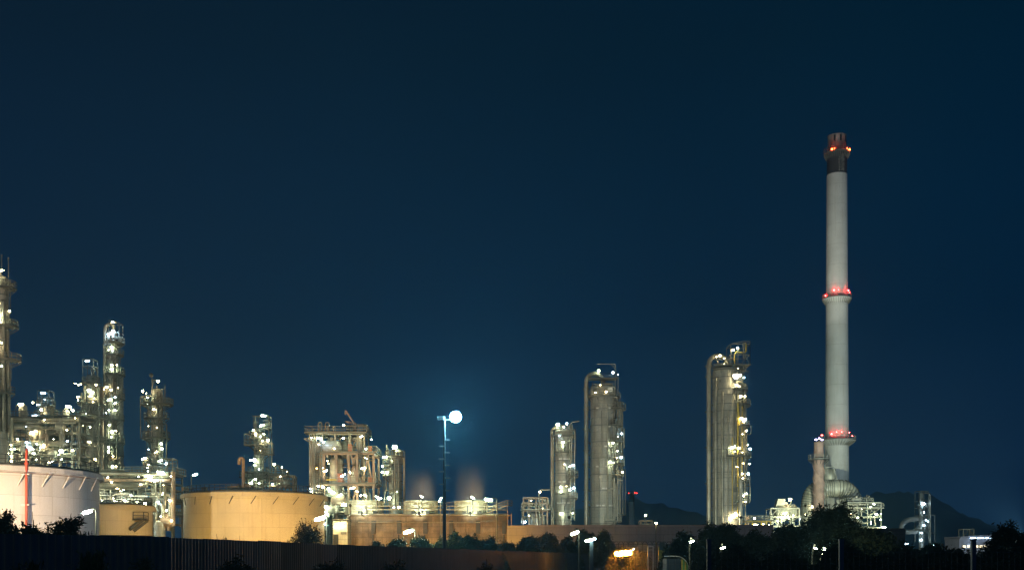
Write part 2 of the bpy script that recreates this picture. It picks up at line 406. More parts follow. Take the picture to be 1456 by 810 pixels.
def sparkle(T, n, x0, x1, y0, y1, d, seed, cols=(WARM, GREENW, WARM, (1, .7, .3), BLUEW)):  # extra small lamps added at random spots to vary the light
    rg = random.Random(seed)
    for k in range(n): T.lamp(rg.uniform(x0, x1), rg.uniform(y0, y1), d+rg.uniform(-.6, .3), rg.choice(cols), rg.uniform(.14, .3), rg.choice((12, 25, 45)), rg.choice(('globe', 'globe', 'tube')), rg.uniform(-25, 25))
COLS = {'g': GREENW, 'w': WARM, 'b': BLUEW, 's': SOD, 'r': RED, 'v': VIO}
def lamps(T, lst, k=1.0):
    for a in lst:
        px, py, c = a[:3]; r = (a[3] if len(a) > 3 else .3); y = a[4] if len(a) > 4 else -2.2; st = a[5] if len(a) > 5 else 26
        if c.endswith('t'): T.lamp(px, py, y, COLS[c[0]], r*k, st, 'tube', a[6] if len(a) > 6 else 18)
        else: T.lamp(px, py, y, COLS[c], r*k, st)

# ================================================================== storage tanks
def tank(T, rpx, ytop, mat, rails=True, brackets=14, cone=.06, roofmat='roofg', rail_t=.07, girder=True):
    r = rpx*T.s; h = T.Z(ytop)
    m = MB(); m.lathe(0, 0, [(r, 0), (r, h)], 96, cap=False); T.part('shell', m, mat)
    m = MB(); m.lathe(0, 0, [(r+.02, h-.12), (r+.25, h-.1), (r+.25, h+.02), (r*.98, h+.08), (r*.5, h+r*cone*.7), (.5, h+r*cone)], 96); T.part('roof', m, roofmat)
    if girder:
        m = MB(); m.sector(0, 0, h-.75, .22, r+.02, r+.62, 0, 360); m.sector(0, 0, h-.53, .4, r+.42, r+.55, 0, 360); T.part('wind_girder', m, mat)
    if rails:
        m = MB(); n = 72
        pts = [((r-.1)*math.cos(2*math.pi*i/n), (r-.1)*math.sin(2*math.pi*i/n), h+.05) for i in range(n)]
        m.rail(pts, 1.15, rail_t, 2.2, True); T.part('railing', m, 'dark')
    return r, h
T = Thing('storage_tank', 'huge white storage tank with red riser pipe, cut by the left edge of the photo', 'tank', -42, 140, 'storage tanks')
r, h = tank(T, 172, 671, 'tank')
for a in range(-100, 0, 11):
    m = MB(); c, q = math.cos(R(a)), math.sin(R(a)); c2, q2 = math.cos(R(a+2.5)), math.sin(R(a+2.5))
    m.beam(((r+.05)*c, (r+.05)*q, h-2.4), ((r+.55)*c2, (r+.55)*q2, h-.7), .12); m.beam(((r+.55)*c2, (r+.55)*q2, h-.7), ((r+.05)*c2, (r+.05)*q2, h-.65), .1)
    T.part('bracket', m, 'tank')
a = math.asin(-math.sqrt(1-((T.X(90))/r)**2)); px_, py_ = T.X(90), r*math.sin(a)-.5
m = MB(); m.tube(bend([(T.X(83), py_+1.2, T.Z(650)), (px_, py_-.1, T.Z(650)), (px_, py_-.25, T.Z(657)), (px_, py_-.25, 0)], .5), .15, 8)
m.tube([(px_, py_-.25, T.Z(668)), (px_, py_-.25, T.Z(670))], .26, 8); rp = T.part('riser_pipe', m, 'red')
for yy in (664, 683, 723): m = MB(); m.box(px_-.1, py_-.1, T.Z(yy), .95, .5, .12); T.part('pipe_clamp', m, 'white', rp)
m = MB()
for i in range(40):
    a0, a1 = R(-115+i*2.7), R(-112.3+i*2.7); m.beam(((r+.75)*math.cos(a0), (r+.75)*math.sin(a0), h-.95), ((r+.75)*math.cos(a1), (r+.75)*math.sin(a1), h-.95), .1)
T.part('ring_main_pipe', m, 'rust')
m = MB(); m.ladder(T.X(115), -math.sqrt(r*r-T.X(115)**2)-.3, 0, T.Z(742), -80, False); T.part('ladder', m, 'yellow')

T = Thing('storage_tank', 'low yellow-lit tank standing between the two big tanks, pipes on its roof', 'tank', 152, 172, 'storage tanks')
r, h = tank(T, 62, 719, 'tank2', brackets=0, cone=.12, roofmat='tank2')
m = MB(); m.sector(0, 0, h*.52, .15, r, r+.14, 0, 360); T.part('stiffening_ring', m, 'dark')
m = MB(); x = T.X(211); m.box(x, -3.5, T.Z(740), 1.8, 2.4, .15); m.rail([(x-.8, -4.6, T.Z(740)), (x+.8, -4.6, T.Z(740)), (x+.8, -2.5, T.Z(740))], 1.2, .1); 
m.beam((x+.6, -4.6, T.Z(741)), (T.X(201), -5.4, T.Z(754)), .2, .4); m.beam((x+1.3, -4.2, T.Z(741)), (T.X(206), -5.0, T.Z(756)), .2, .4); T.part('staircase', m, 'dark')

T = Thing('storage_tank', 'large tank lit deep orange with shallow cone roof in front of thin lit column', 'tank', 362.5, 190, 'storage tanks')
r, h = tank(T, 97.5, 704, 'tank3', cone=.10)
for a in range(-165, -10, 17):
    m = MB(); c, q = math.cos(R(a)), math.sin(R(a)); c2, q2 = math.cos(R(a+4)), math.sin(R(a+4))
    m.beam(((r+.05)*c, (r+.05)*q, h-2.0), ((r+.55)*c2, (r+.55)*q2, h-.7), .09); T.part('bracket', m, 'dark')
# roof fittings of this tank
gooseneck(T, 346, 340, 651, .28, 692, 660, y=0, mat='pipe_warm')
for (x, y, s_) in ((335, -2, 1.2), (345, 1, 1.6), (352, -1, 1), (300, -4, .7), (268, -2, .8)): m = MB(); m.box(T.X(x), y, h+r*.06+s_*.3, s_*1.3, s_, s_*.8); T.part('roof_hatch', m, 'pipe_warm')
m = MB(); m.beam((T.X(272), 0, h), (T.X(272), 0, T.Z(677)), .16); m.beam((T.X(272), 0, T.Z(677)), (T.X(280), -1, T.Z(675)), .12); rr_ = T.part('lamp_post', m, 'dark')
lamps(T, [(280, 675, 'gt', .42, -1.0, 34)])

# ================================================================== left-hand columns
G = 'tall process columns'
T = Thing('process_column', 'tallest column at the far left edge, twin vent pipes on its top', 'column', 4, 190, G)
column(T, 1, 392, 20, 'clad_w', [(410, -170, 20, 1.4), (465, -170, 25, 1.7), (513, -170, 25, 2.1), (560, -170, 0, 1.3)], [(410, 465, -25), (465, 513, -40), (513, 560, -20)], range(420, 620, 24), pipes=[(-50, 430, 615, .28), (-20, 470, 615, .2), (-75, 520, 615, .35), (-5, 525, 615, .16)])
antennas(T, [(2.5, 362, 395), (12, 366, 395)])
sidebox(T, 9, 17, 402, 412); sidebox(T, 13, 19, 456, 466)
m = MB(); m.beam((T.X(17), -1, T.Z(466)), (T.X(17), -1, T.Z(446)), .14); T.part('lamp_post', m, 'galv')
lamps(T, [(10, 389, 'wt', .38, -2, 30, 5), (17, 444, 'w', .3, -1), (2, 402, 'g', .45, -2.3), (1, 446, 'g', .5, -2.3), (3, 455, 'g', .4, -2.5), (8, 460, 'w', .2), (3, 495, 'w', .3, -2.5), (4, 548, 'w', .25, -2.5), (6, 590, 'w', .25, -3)])
sparkle(T, 5, 0, 16, 420, 610, -3, 1)

T = Thing('process_column', 'short column with a blue-lit cage on top behind the left pipe rack', 'column', 65, 235, G)
column(T, 65.5, 573, 16, 'clad_w', [(592, 0, 360, 1.2), (577, -180, 0, .8)], [(577, 640, -10)], (585, 600, 612), pipes=[(0, 570, 640, .2)])
m = MB(); m.cage(T.X(57), T.X(73), -1.3, 1.3, [T.Z(577), T.Z(566), T.Z(556)], .13); m.beam((T.X(57), -1.3, T.Z(566)), (T.X(73), -1.3, T.Z(556)), .1); T.part('top_cage', m, 'galv')
m = MB(); m.tube(bend([(T.X(66), 0, T.Z(572)), (T.X(66), 0, T.Z(565)), (T.X(74.5), 0, T.Z(565)), (T.X(74.5), 0, T.Z(640))], .8), .22, 8); T.part('overhead_pipe', m, 'pipe')
lamps(T, [(66, 560, 'bt', .5, -1.5, 34, -5), (57, 593, 'bt', .55, -2.6, 34, 5), (70, 595, 'b', .25), (65, 584, 'w', .35), (53, 574, 'w', .35), (60, 577, 'b', .2), (70, 570, 'b', .15)])

T = Thing('process_column', 'slim column with a caged blue-white lamp on top, left of the tallest gooseneck column', 'column', 130, 240, G)
column(T, 130.5, 532, 15, 'clad', [(545, -190, 10, 1), (575, -200, 30, 1.8), (594, -200, 20, 2.2), (628, -200, 20, 1.6)], [(530, 575, -60), (575, 628, -20)], (540, 555, 570, 590, 610), pipes=[(-10, 535, 660, .2), (-130, 550, 660, .25)])
m = MB(); m.cage(T.X(121), T.X(136), -1.3, 1.3, [T.Z(534), T.Z(522), T.Z(512)], .13); T.part('top_cage', m, 'galv')
m = MB(); m.tube(bend([(T.X(130), 0, T.Z(530)), (T.X(130), 0, T.Z(521)), (T.X(138.5), 0, T.Z(526)), (T.X(138.5), 0, T.Z(660))], .8), .2, 8); T.part('overhead_pipe', m, 'pipe')
lamps(T, [(128, 515, 'bt', .5, -1.5, 34, 5), (119, 549, 'wt', .42), (117, 566, 'wt', .42), (132, 557, 'g', .55), (137, 560, 'g', .4), (142, 549, 'w', .3), (139, 568, 'w', .25), (122, 575, 'w', .25), (135, 630, 'wt', .42, -2.6, 28, -18), (128, 590, 'g', .2), (124, 606, 'w', .2)])
sparkle(T, 9, 114, 145, 545, 660, -2.9, 2)
m = MB(); m.beam((T.X(113), 2, 0), (T.X(113), 2, T.Z(560)), .25); m.beam((T.X(121), -2, 0), (T.X(121), -2, T.Z(560)), .25)
for yy in range(575, 700, 15): m.beam((T.X(113), 0, T.Z(yy)), (T.X(145), 0, T.Z(yy)), .2); m.beam((T.X(121), -2, T.Z(yy)), (T.X(145), -2, T.Z(yy)), .16); m.beam((T.X(121), -2, T.Z(yy)), (T.X(133), -2, T.Z(yy+15)), .12)
for x in (128, 136, 145): m.beam((T.X(x), -2, 0), (T.X(x), -2, T.Z(575)), .22)
T.part('support_frame', m, 'galv'); clutter(T, 112, 146, 575, 690, -2.5, 1.5, 16, .12, .32, 31)

T = Thing('process_column', 'tallest gooseneck column of the left cluster, balconies down its right side', 'column', 158, 245, G)
column(T, 159, 470, 14, 'clad_w', [(488, -80, 60, 1.7), (505, -100, 50, 1.5), (533, -100, 55, 1.8), (567, -110, 60, 1.7), (597, -100, 50, 1.6), (630, -100, 50, 1.7), (648, -100, 50, 1.5), (668, -100, 50, 1.6)], [(488, 533, -15), (533, 597, -20), (597, 680, -60)], range(500, 690, 21), pipes=[(-60, 500, 690, .22)])
gooseneck(T, 149.5, 162, 461, .42, yend=473, clamps=range(490, 690, 35))
m = MB(); m.tube([(T.X(152), -3.2, T.Z(555)), (T.X(152), -3.2, 0)], .5, 12); m.ball((T.X(152), -3.2, T.Z(555)), .5, 5); T.part('riser_pipe', m, 'pipe_warm')
m = MB(); m.lathe(T.X(168.5), 1, [(.75, 0), (.75, T.Z(534)), (.4, T.Z(530)), (.02, T.Z(529))], 20); T.part('companion_column', m, 'clad')
m = MB(); m.cage(T.X(157), T.X(172), -1.2, 1.2, [T.Z(487), T.Z(474), T.Z(460)], .1); m.beam((T.X(157), -1.2, T.Z(457)), (T.X(168), -1.2, T.Z(459)), .14); T.part('top_cage', m, 'galv')
sidebox(T, 169, 175, 480, 488); sidebox(T, 168, 174, 522, 533); sidebox(T, 168, 175, 552, 567); sidebox(T, 168, 175, 617, 630)
lamps(T, [(164, 460, 'wt', .4, -1.5, 30, -5), (166, 474, 'b', .5), (160, 478, 'b', .5), (162, 487, 'b', .25), (164, 496, 'g', .4), (160, 500, 'g', .25), (171, 521, 'w', .25), (164, 521, 'g', .45), (164, 527, 'g', .4), (157, 552, 'w', .35), (163, 556, 'w', .35), (173, 553, 'w', .2), (161, 570, 'gt', .45), (160, 585, 'g', .4), (169, 585, 'gt', .3, -2.2, 26, -10), (164, 615, 'g', .5), (163, 622, 'g', .4), (160, 637, 'g', .5), (160, 643, 'g', .4), (165, 664, 'g', .45), (170, 664, 'w', .25), (142, 549, 'b', .2)])
sparkle(T, 8, 153, 172, 490, 672, -2.6, 3)
clutter(T, 152, 175, 480, 680, -2.6, -1.3, 16, .08, .18, 401)

T = Thing('process_column', 'column with a small dark beacon on a mast at its head, balconies on both sides', 'column', 223, 225, G)
column(T, 223, 552, 15.5, 'clad_w', [(575, -200, 20, 2.2), (595, -210, 0, 1.5), (623, -200, 30, 1.6), (660, -210, 20, 1.5)], [(560, 623, -30), (623, 680, -140)], range(565, 680, 16), pipes=[(-70, 556, 680, .14), (-20, 600, 680, .12)])
m = MB(); m.tube(bend([(T.X(212), -1.6, T.Z(624)), (T.X(203.5), -1.6, T.Z(624)), (T.X(203.5), -1.6, T.Z(566)), (T.X(212), -1.6, T.Z(566))], .3), .12, 6); T.part('hoist_rail', m, 'galv')
sidebox(T, 206, 214, 563, 575); sidebox(T, 233, 242, 566, 577); sidebox(T, 205, 214, 613, 625); sidebox(T, 231, 239, 613, 623); sidebox(T, 206, 215, 655, 670)
m = MB(); m.beam((T.X(216), 0, T.Z(556)), (T.X(216), 0, T.Z(533)), .12); m.beam((T.X(219), -1, T.Z(556)), (T.X(219), -1, T.Z(541)), .18); m.beam((T.X(219), -1, T.Z(541)), (T.X(230), -1, T.Z(542)), .18); m.beam((T.X(219), -1, T.Z(549)), (T.X(224), -1, T.Z(541)), .1)
m.beam((T.X(237), -1, T.Z(575)), (T.X(237), -1, T.Z(547)), .1); mast = T.part('mast', m, 'galv')
m = MB(); m.ball((T.X(215), 0, T.Z(533)), .45, 5); T.part('beacon', m, 'chim_t', mast)
lamps(T, [(229.5, 544, 'w', .42), (208, 558, 'w', .4), (213, 561, 'w', .22), (215, 567, 'g', .3), (234, 632, 'g', .45), (235, 639, 'g', .35), (210, 653, 'wt', .45), (233, 656, 'gt', .5), (241, 660, 'b', .3), (228, 609, 'w', .12), (216, 607, 'w', .12), (216, 661, 'w', .2), (225, 645, 'w', .15)])
sparkle(T, 6, 208, 240, 565, 672, -2.3, 4)
clutter(T, 208, 240, 560, 680, -2.4, -.5, 18, .08, .18, 402)

T = Thing('process_column', 'slender brightly lit column rising behind the orange-lit tank roof', 'column', 367, 225, G)
column(T, 367.5, 612, 13, 'clad_w', [(622, -190, 10, .9), (633, -200, 20, 1.0), (646, -100, 30, 1.3), (672, 0, 360, 1.3), (681, 0, 360, 2.3)], [(622, 672, -20), (600, 633, -110)], (620, 640, 650, 660), pipes=[(-30, 615, 690, .12)], w_top=9, neck=632)
m = MB(); m.cage(T.X(365), T.X(384), -1.2, 1.2, [T.Z(630), T.Z(610), T.Z(592)], .1); m.beam((T.X(360), -1, T.Z(592)), (T.X(372), -1, T.Z(592)), .15); T.part('top_cage', m, 'galv')
sidebox(T, 349, 356, 617, 633); sidebox(T, 378, 388, 630, 646); sidebox(T, 376, 384, 598, 610)
m = MB(); m.tube([(T.X(388), -1, T.Z(631)), (T.X(388), -1, T.Z(680))], .14, 8); T.part('downpipe', m, 'pipe')
m = MB(); m.beam((T.X(349), -1, T.Z(633)), (T.X(362), -1, T.Z(633)), .14); m.beam((T.X(351), -1, T.Z(617)), (T.X(362), -1, T.Z(621)), .12); T.part('bracket', m, 'galv')
lamps(T, [(377, 592, 'gt', .5, -1.4, 34, -5), (375, 606, 'gt', .45, -1.6), (363, 613, 'w', .4, -1.6), (366, 617, 'w', .3, -1.6), (374, 622, 'g', .25), (384, 627, 'w', .4), (365, 655, 'g', .55), (366, 662, 'g', .35), (360, 655, 'g', .2), (368, 682, 'g', .4, -3), (362, 688, 'g', .35, -3), (373, 688, 'g', .3, -3), (377, 628, 'g', .2)])
sparkle(T, 5, 355, 382, 610, 688, -2.4, 5)
clutter(T, 355, 385, 610, 690, -2.4, -.6, 12, .06, .14, 403)
frame(T, (350, 357, 372, 380), (672, 681, 690), -3, 2, .2, decks=[(350, 380, 681)], name='base_frame'); clutter(T, 350, 384, 672, 692, -3, 1, 8, .1, .25, 77)

T = Thing('pipe_platform', 'small pipe platform right of the slender column on the orange tank, warm lamp above', 'platform', 402, 222)
frame(T, (386, 398, 409, 419), (677, 684, 691), -2, 2, .2, decks=[(386, 404, 677)], mat='pipe_warm')
clutter(T, 386, 418, 662, 690, -2, 2, 10, .1, .25, 41); drum(T, 395, 410, 686, .8)
m = MB(); m.tube([(T.X(419.5), -1, T.Z(676)), (T.X(419.5), -1, 0)], .35, 10); T.part('riser_pipe', m, 'pipe_warm')
m = MB(); m.tube(bend([(T.X(391), 0, T.Z(690)), (T.X(391), 0, T.Z(661)), (T.X(396), 0, T.Z(661)), (T.X(398), 0, T.Z(667)), (T.X(409), 0, T.Z(668)), (T.X(410), 0, T.Z(676))], .4), .16, 6); T.part('loop_pipe', m, 'pipe')
lamps(T, [(393, 661, 'g', .3), (404, 665, 'w', .2), (391, 689, 'g', .3), (402, 678, 'w', .18), (411, 671, 'w', .15)])

# ================================================================== left pipe racks
T = Thing('pipe_rack', 'pipe rack with big curved pipes above the huge left tank', 'pipe rack', 70, 205, 'pipe racks')
frame(T, (20, 33, 52, 78, 95, 112, 122), (600, 618, 633, 650, 668), -3, 3, .35, brace=[(20, 600, 33, 618), (95, 618, 112, 600), (112, 650, 122, 633)], decks=[(14, 48, 598), (92, 122, 596)], mat='galv', name='rack_frame')
def runpipe(pts, r, mat='pipe', d=-3.4, T=None):
    m = MB(); m.tube(bend([(T.X(a), d, T.Z(b)) for a, b in pts], r*2.6), r, 12); T.part('pipe', m, mat)
for pts, r, mt, d in [([(28, 600), (125, 600)], .55, 'pipe', -3.9), ([(36, 610), (70, 610), (74, 618), (74, 645)], .6, 'pipe', -4.2), ([(15, 633), (110, 634)], .5, 'pipe', -4.4),
        ([(0, 617), (26, 617)], .5, 'pipe_warm', -3.6), ([(24, 604), (19, 611), (19, 630)], .35, 'pipe', -4), ([(38, 622), (51, 622), (53, 640)], .38, 'pipe_warm', -3.3),
        ([(76, 612), (112, 612)], .3, 'pipe', -3.6), ([(0, 625), (18, 627), (22, 632)], .3, 'pipe', -3.6), ([(60, 612), (60, 632)], .65, 'clad_w', -3.2), ([(56, 618), (63, 640)], .2, 'pipe', -4.8),
        ([(100, 640), (100, 618)], .3, 'pipe', -4.4), ([(104, 640), (104, 618)], .3, 'pipe', -4.4), ([(33, 598), (33, 668)], .3, 'galv', -4.6), ([(75, 628), (82, 620), (82, 640)], .3, 'pipe_warm', -4.8),
        ([(12, 640), (60, 642), (110, 642)], .3, 'pipe', -4), ([(70, 604), (74, 600), (78, 606)], .25, 'pipe', -4.9)]: runpipe(pts, r, mt, d, T)
drum(T, 46, 56, 642, 1.1, y=-4, mat='clad_w'); drum(T, 95, 104, 611, .8, y=-4.3); drum(T, 84, 92, 648, .8, y=-4)
m = MB(); m.lathe(T.X(36), -1, [(.75, T.Z(600)), (.75, T.Z(578)), (.4, T.Z(576)), (.02, T.Z(575))], 16); T.part('vent_drum', m, 'clad_w')
m = MB(); m.lathe(T.X(97), -1, [(.7, T.Z(598)), (.7, T.Z(586)), (.2, T.Z(580)), (.02, T.Z(579))], 16); T.part('vent_drum', m, 'clad_w')
m = MB(); m.tube(bend([(T.X(26), -1, T.Z(600)), (T.X(26), -1, T.Z(577)), (T.X(36), -1, T.Z(577))], .4), .1, 6); T.part('lamp_bracket', m, 'galv')
m = MB(); m.beam((T.X(14), -3, T.Z(594)), (T.X(26), -3, T.Z(594)), .12); m.beam((T.X(15), -3, T.Z(598)), (T.X(26), -3, T.Z(587)), .1); T.part('davit_arm', m, 'galv')
clutter(T, 12, 122, 600, 670, -4.5, 3, 46, .1, .34, 11)
lamps(T, [(35, 576, 'wt', .5, -1.6, 32, 4), (104, 580, 'gt', .5, -2, 32, -12), (110, 585, 'w', .4), (112, 616, 'w', .3, -5.5), (104, 645, 'g', .5, -5.4), (30, 648, 'g', .3, -5.4), (34, 642, 'g', .22, -5.4), (39, 642, 'g', .22, -5.4), (56, 633, 'b', .3, -5.4), (60, 640, 'b', .35, -5), (66, 648, 'g', .35, -5.4), (61, 619, 'w', .5, -4.6), (42, 628, 'w', .2, -5), (92, 628, 'w', .15, -5), (22, 640, 'w', .15, -5), (78, 636, 'w', .2, -5), (70, 635, 'g', .2, -5.4), (35, 652, 'w', .25, -5.4)])
sparkle(T, 20, 14, 124, 596, 662, -5.4, 6)
clutter(T, 0, 126, 596, 662, -5.2, -3.5, 26, .07, .18, 404, ('pipe', 'galv', 'clad_w', 'dark'))

T = Thing('pipe_rack', 'long multi-level pipe rack above the low yellow tank, crowded with small lit pipes', 'pipe rack', 190, 200, 'pipe racks')
frame(T, (131, 146, 160, 176, 192, 208, 224, 240, 252), (676, 688, 697, 712, 728, 745), -3, 3, .28, brace=[(224, 697, 240, 712), (240, 712, 252, 697), (131, 688, 146, 676), (208, 745, 224, 728)], decks=[(131, 252, 676), (208, 252, 712), (214, 250, 733)], name='rack_frame')
for pts, r, mt, d in [([(140, 674), (250, 677)], .42, 'pipe', -3.8), ([(132, 684), (252, 685)], .32, 'pipe_warm', -3.9), ([(132, 692), (220, 692)], .5, 'steel', -4.1), ([(132, 705), (175, 707), (220, 707)], .22, 'white', -4), ([(150, 711), (215, 711)], .16, 'white', -4.3),
        ([(255, 672), (255, 748)], .42, 'pipe_warm', -3.6), ([(170, 698), (170, 716)], .13, 'white', -4.5), ([(186, 700), (186, 716)], .13, 'white', -4.5), ([(138, 700), (138, 718)], .12, 'white', -4.6), ([(175, 716), (175, 704), (200, 704)], .15, 'white', -4.6),
        ([(232, 700), (232, 748)], .35, 'pipe', -3.6), ([(243, 690), (243, 748)], .3, 'pipe', -3.5), ([(212, 716), (212, 748)], .2, 'pipe', -3.8), ([(132, 699), (146, 710), (160, 710)], .2, 'pipe', -4.3)]: runpipe(pts, r, mt, d, T)
clutter(T, 131, 215, 696, 716, -4.8, 2, 34, .08, .2, 21, ('white', 'pipe', 'pipe', 'galv')); clutter(T, 205, 256, 672, 752, -4.5, 3, 34, .1, .28, 22)
drum(T, 240, 252, 743, 1.1, y=-3.5, name='vessel', mat='pipe_warm')
m = MB(); m.lathe(T.X(237), -4, [(1.0, 0), (1.0, T.Z(745)), (.6, T.Z(741)), (.02, T.Z(740))], 18); T.part('vessel', m, 'clad_w')
m = MB(); m.cage(T.X(236), T.X(250), -2, 1, [T.Z(675), T.Z(653)], .12); m.beam((T.X(240), -2, T.Z(660)), (T.X(255), -2, T.Z(660)), .15); T.part('lamp_frame', m, 'galv')
lamps(T, [(224, 680, 'gt', .75, -4.8, 36, -8), (240, 674, 'gt', .65, -4.6, 36, -8), (232, 686, 'g', .4, -4.8), (167, 681, 'w', .3, -4.8), (213, 691, 'wt', .3, -4.8), (131, 695, 'g', .32, -5), (237, 715, 'b', .42, -4.8), (253, 713, 'w', .38, -4.8), (219, 717, 'g', .35, -4.8), (208, 715, 'g', .25, -5), (243, 705, 'g', .2, -5), (192, 713, 'g', .22, -5), (178, 714, 'g', .18, -5), (160, 713, 'g', .18, -5), (228, 737, 'w', .2, -5), (249, 727, 'g', .2, -5), (145, 708, 'w', .18, -5), (256, 741, 'w', .25, -5), (200, 706, 'g', .2, -5), (185, 700, 'w', .15, -5), (241, 735, 'w', .2, -5), (153, 702, 'g', .15, -5), (168, 716, 'g', .2, -5), (224, 726, 'g', .25, -5)])
sparkle(T, 22, 133, 258, 676, 752, -5.2, 7)
clutter(T, 132, 215, 676, 697, -4.6, 0, 16, .08, .25, 405)

# ================================================================== process structure (centre left)
T = Thing('process_structure', 'open multi-storey steel process structure with crane jib, right of the orange-lit tank', 'structure', 490, 215)
frame(T, (445, 451, 463), (619, 633, 647, 661, 676, 690, 705, 720), -3.5, 3.5, .26, brace=[(445, 647, 463, 661), (463, 661, 445, 676), (445, 676, 463, 690)], decks=[(442, 521, 619)], mat='galv', name='tower_frame')
frame(T, (466, 483, 500, 512, 535), (647, 690), -4, 4, .42, brace=[(500, 690, 510, 650), (518, 690, 528, 650), (533, 690, 526, 650), (500, 735, 512, 693), (530, 735, 522, 692), (504, 650, 512, 690)], decks=[(465, 535, 647), (467, 535, 690)], mat='pipe_warm')
frame(T, (463, 480, 500, 512, 521), (619, 647), -3, 3, .3, brace=[(500, 647, 512, 622)], mat='galv', name='upper_frame')
frame(T, (447, 470, 485, 498), (705, 720, 732), -4, 3, .26, brace=[(447, 732, 470, 705), (470, 732, 485, 720)], decks=[(447, 490, 708), (455, 495, 730)], name='lower_frame')
def vessel(T, px, w, ya, yb, y=0, mat='clad_w', seams=True):
    m = MB(); r = w*T.s/2; z0, z1 = T.Z(yb), T.Z(ya)
    m.lathe(T.X(px), y, [(r*.3, z0-.6), (r*.8, z0-.2), (r, z0+.4), (r, z1-r*.5), (r*.9, z1-r*.25), (r*.6, z1-r*.08), (.05, z1)], 28); m.cyl(T.X(px), y, z1-.1, z1+.6, r*.25, n=10)
    for k in range(4): m.box(T.X(px)+r*.9*math.cos(k*1.57+.7), y+r*.9*math.sin(k*1.57+.7), z0-.6, .3, .3, 1.6)
    T.part('vessel', m, mat)
vessel(T, 480.5, 18, 652, 704, -2.2); vessel(T, 507, 10, 655, 690, 0); vessel(T, 470, 9, 628, 646, 0); vessel(T, 490, 12, 625, 646, 1, 'clad'); vessel(T, 525, 8, 700, 728, -2)
drum(T, 466, 484, 638, 1.4, -2.5); drum(T, 470, 482, 726, 1.0, -4); drum(T, 500, 512, 683, .9, -3); drum(T, 478, 494, 712, .9, -4, 'pipe_warm')
for (x, y_, w_) in ((502, 639, 1.0), (530, 641, .8), (488, 681, 1.3), (530, 685, .9)): m = MB(); m.box(T.X(x), -3.8, T.Z(y_), w_*.8, .8, w_*1.3); T.part('cabinet', m, 'orange')
m = MB(); m.box(T.X(477), -4.8, T.Z(684), 2.0, .08, .35); T.part('name_board', m, 'yellow')
for (xa, xb) in ((454, 459), (464, 469)):
    m = MB(); m.tube(bend([(T.X(xa), -1, T.Z(619)), (T.X(xa), -1, T.Z(601)), (T.X(xb), -1, T.Z(601)), (T.X(xb), -1, T.Z(619))], .4), .14, 8); T.part('loop_pipe', m, 'pipe')
antennas(T, [(446, 609, 619), (474, 606, 619)], r=.16)
for (xa, xb, yt) in ((505, 519, 605), (495, 504, 606)): 
    m = MB(); m.cage(T.X(xa), T.X(xb), -2, 1.5, [T.Z(619), T.Z(612), T.Z(yt)], .15); m.box(T.X((xa+xb)/2), 0, T.Z(yt), (xb-xa)*T.s+1.2, 3, .15); T.part('top_platform', m, 'steel')
m = MB(); m.beam((T.X(491), 0, T.Z(583)), (T.X(505), 0, T.Z(603)), .28); m.beam((T.X(492), .5, T.Z(584)), (T.X(504), .5, T.Z(605)), .12); m.beam((T.X(491), 0, T.Z(599)), (T.X(506), 0, T.Z(602)), .35); m.beam((T.X(492), 0, T.Z(583)), (T.X(491), 0, T.Z(589)), .3)
m.beam((T.X(505), 0, T.Z(601)), (T.X(505), 0, T.Z(619)), .45); T.part('crane_jib', m, 'rust')
for x in (500, 502, 515, 517): m = MB(); m.tube([(T.X(x), -3.2, T.Z(622)), (T.X(x), -3.2, T.Z(650))], .16, 8); T.part('pipe', m, 'pipe')
for x in (446, 449, 454, 457, 460): m = MB(); m.tube([(T.X(x), -3.8, T.Z(rnd.uniform(622, 640))), (T.X(x), -3.8, T.Z(rnd.uniform(690, 735)))], .16+.1*rnd.random(), 8); T.part('pipe', m, 'pipe')
m = MB(); m.beam((T.X(436), -3, T.Z(626)), (T.X(447), -3, T.Z(625)), .18); m.beam((T.X(436), -3, T.Z(626)), (T.X(447), -3, T.Z(632)), .14); T.part('bracket', m, 'galv')
for (x, ya, yb) in ((456, 647, 690), (463, 690, 730), (516, 647, 690)): m = MB(); m.ladder(T.X(x), -4.3, T.Z(yb), T.Z(ya), -90); T.part('ladder', m, 'dark')
m = MB(); m.beam((T.X(466), -5, T.Z(708)), (T.X(447), -5, T.Z(735)), .2, .5); m.beam((T.X(469), -6, T.Z(708)), (T.X(450), -6, T.Z(735)), .2, .5); T.part('staircase', m, 'dark')
clutter(T, 446, 462, 620, 735, -3.5, 3, 10, .1, .25, 51); clutter(T, 464, 521, 620, 647, -3, 3, 16, .1, .28, 52); clutter(T, 466, 535, 650, 690, -3.6, 3.6, 14, .1, .25, 53); clutter(T, 447, 505, 692, 735, -4, 3, 18, .1, .28, 54, ('white', 'pipe', 'pipe', 'galv'))
lamps(T, [(491, 606, 'w', .3), (457, 625, 'gt', .6, -3, 30, 0), (462, 627, 'g', .45, -3), (518, 624, 'wt', .45, -4.4), (469, 672, 'wt', .38, -5, 30, 25), (456, 668, 's', .25, -4.5, 14), (521, 668, 'wt', .45, -4.6, 30, 12), (459, 693, 'w', .33, -5), (465, 694, 'w', .35, -5), (478, 701, 'gt', .6, -5.4, 36, -25), (489, 706, 'gt', .6, -5.4, 36, 30), (507, 696, 'wt', .6, -5.4, 36, 15), (518, 706, 'w', .32, -5), (524, 706, 'gt', .4, -5, 34, -28), (497, 719, 'gt', .7, -5.4, 34, 0), (473, 696, 'g', .35, -5), (470, 722, 'g', .5, -5.4), (455, 707, 'g', .2, -5), (466, 714, 'g', .25, -5), (471, 732, 'g', .3, -5), (502, 674, 'g', .2, -4), (495, 676, 'g', .15, -4), (480, 640, 'w', .2, -4), (448, 625, 'w', .22, -4)])
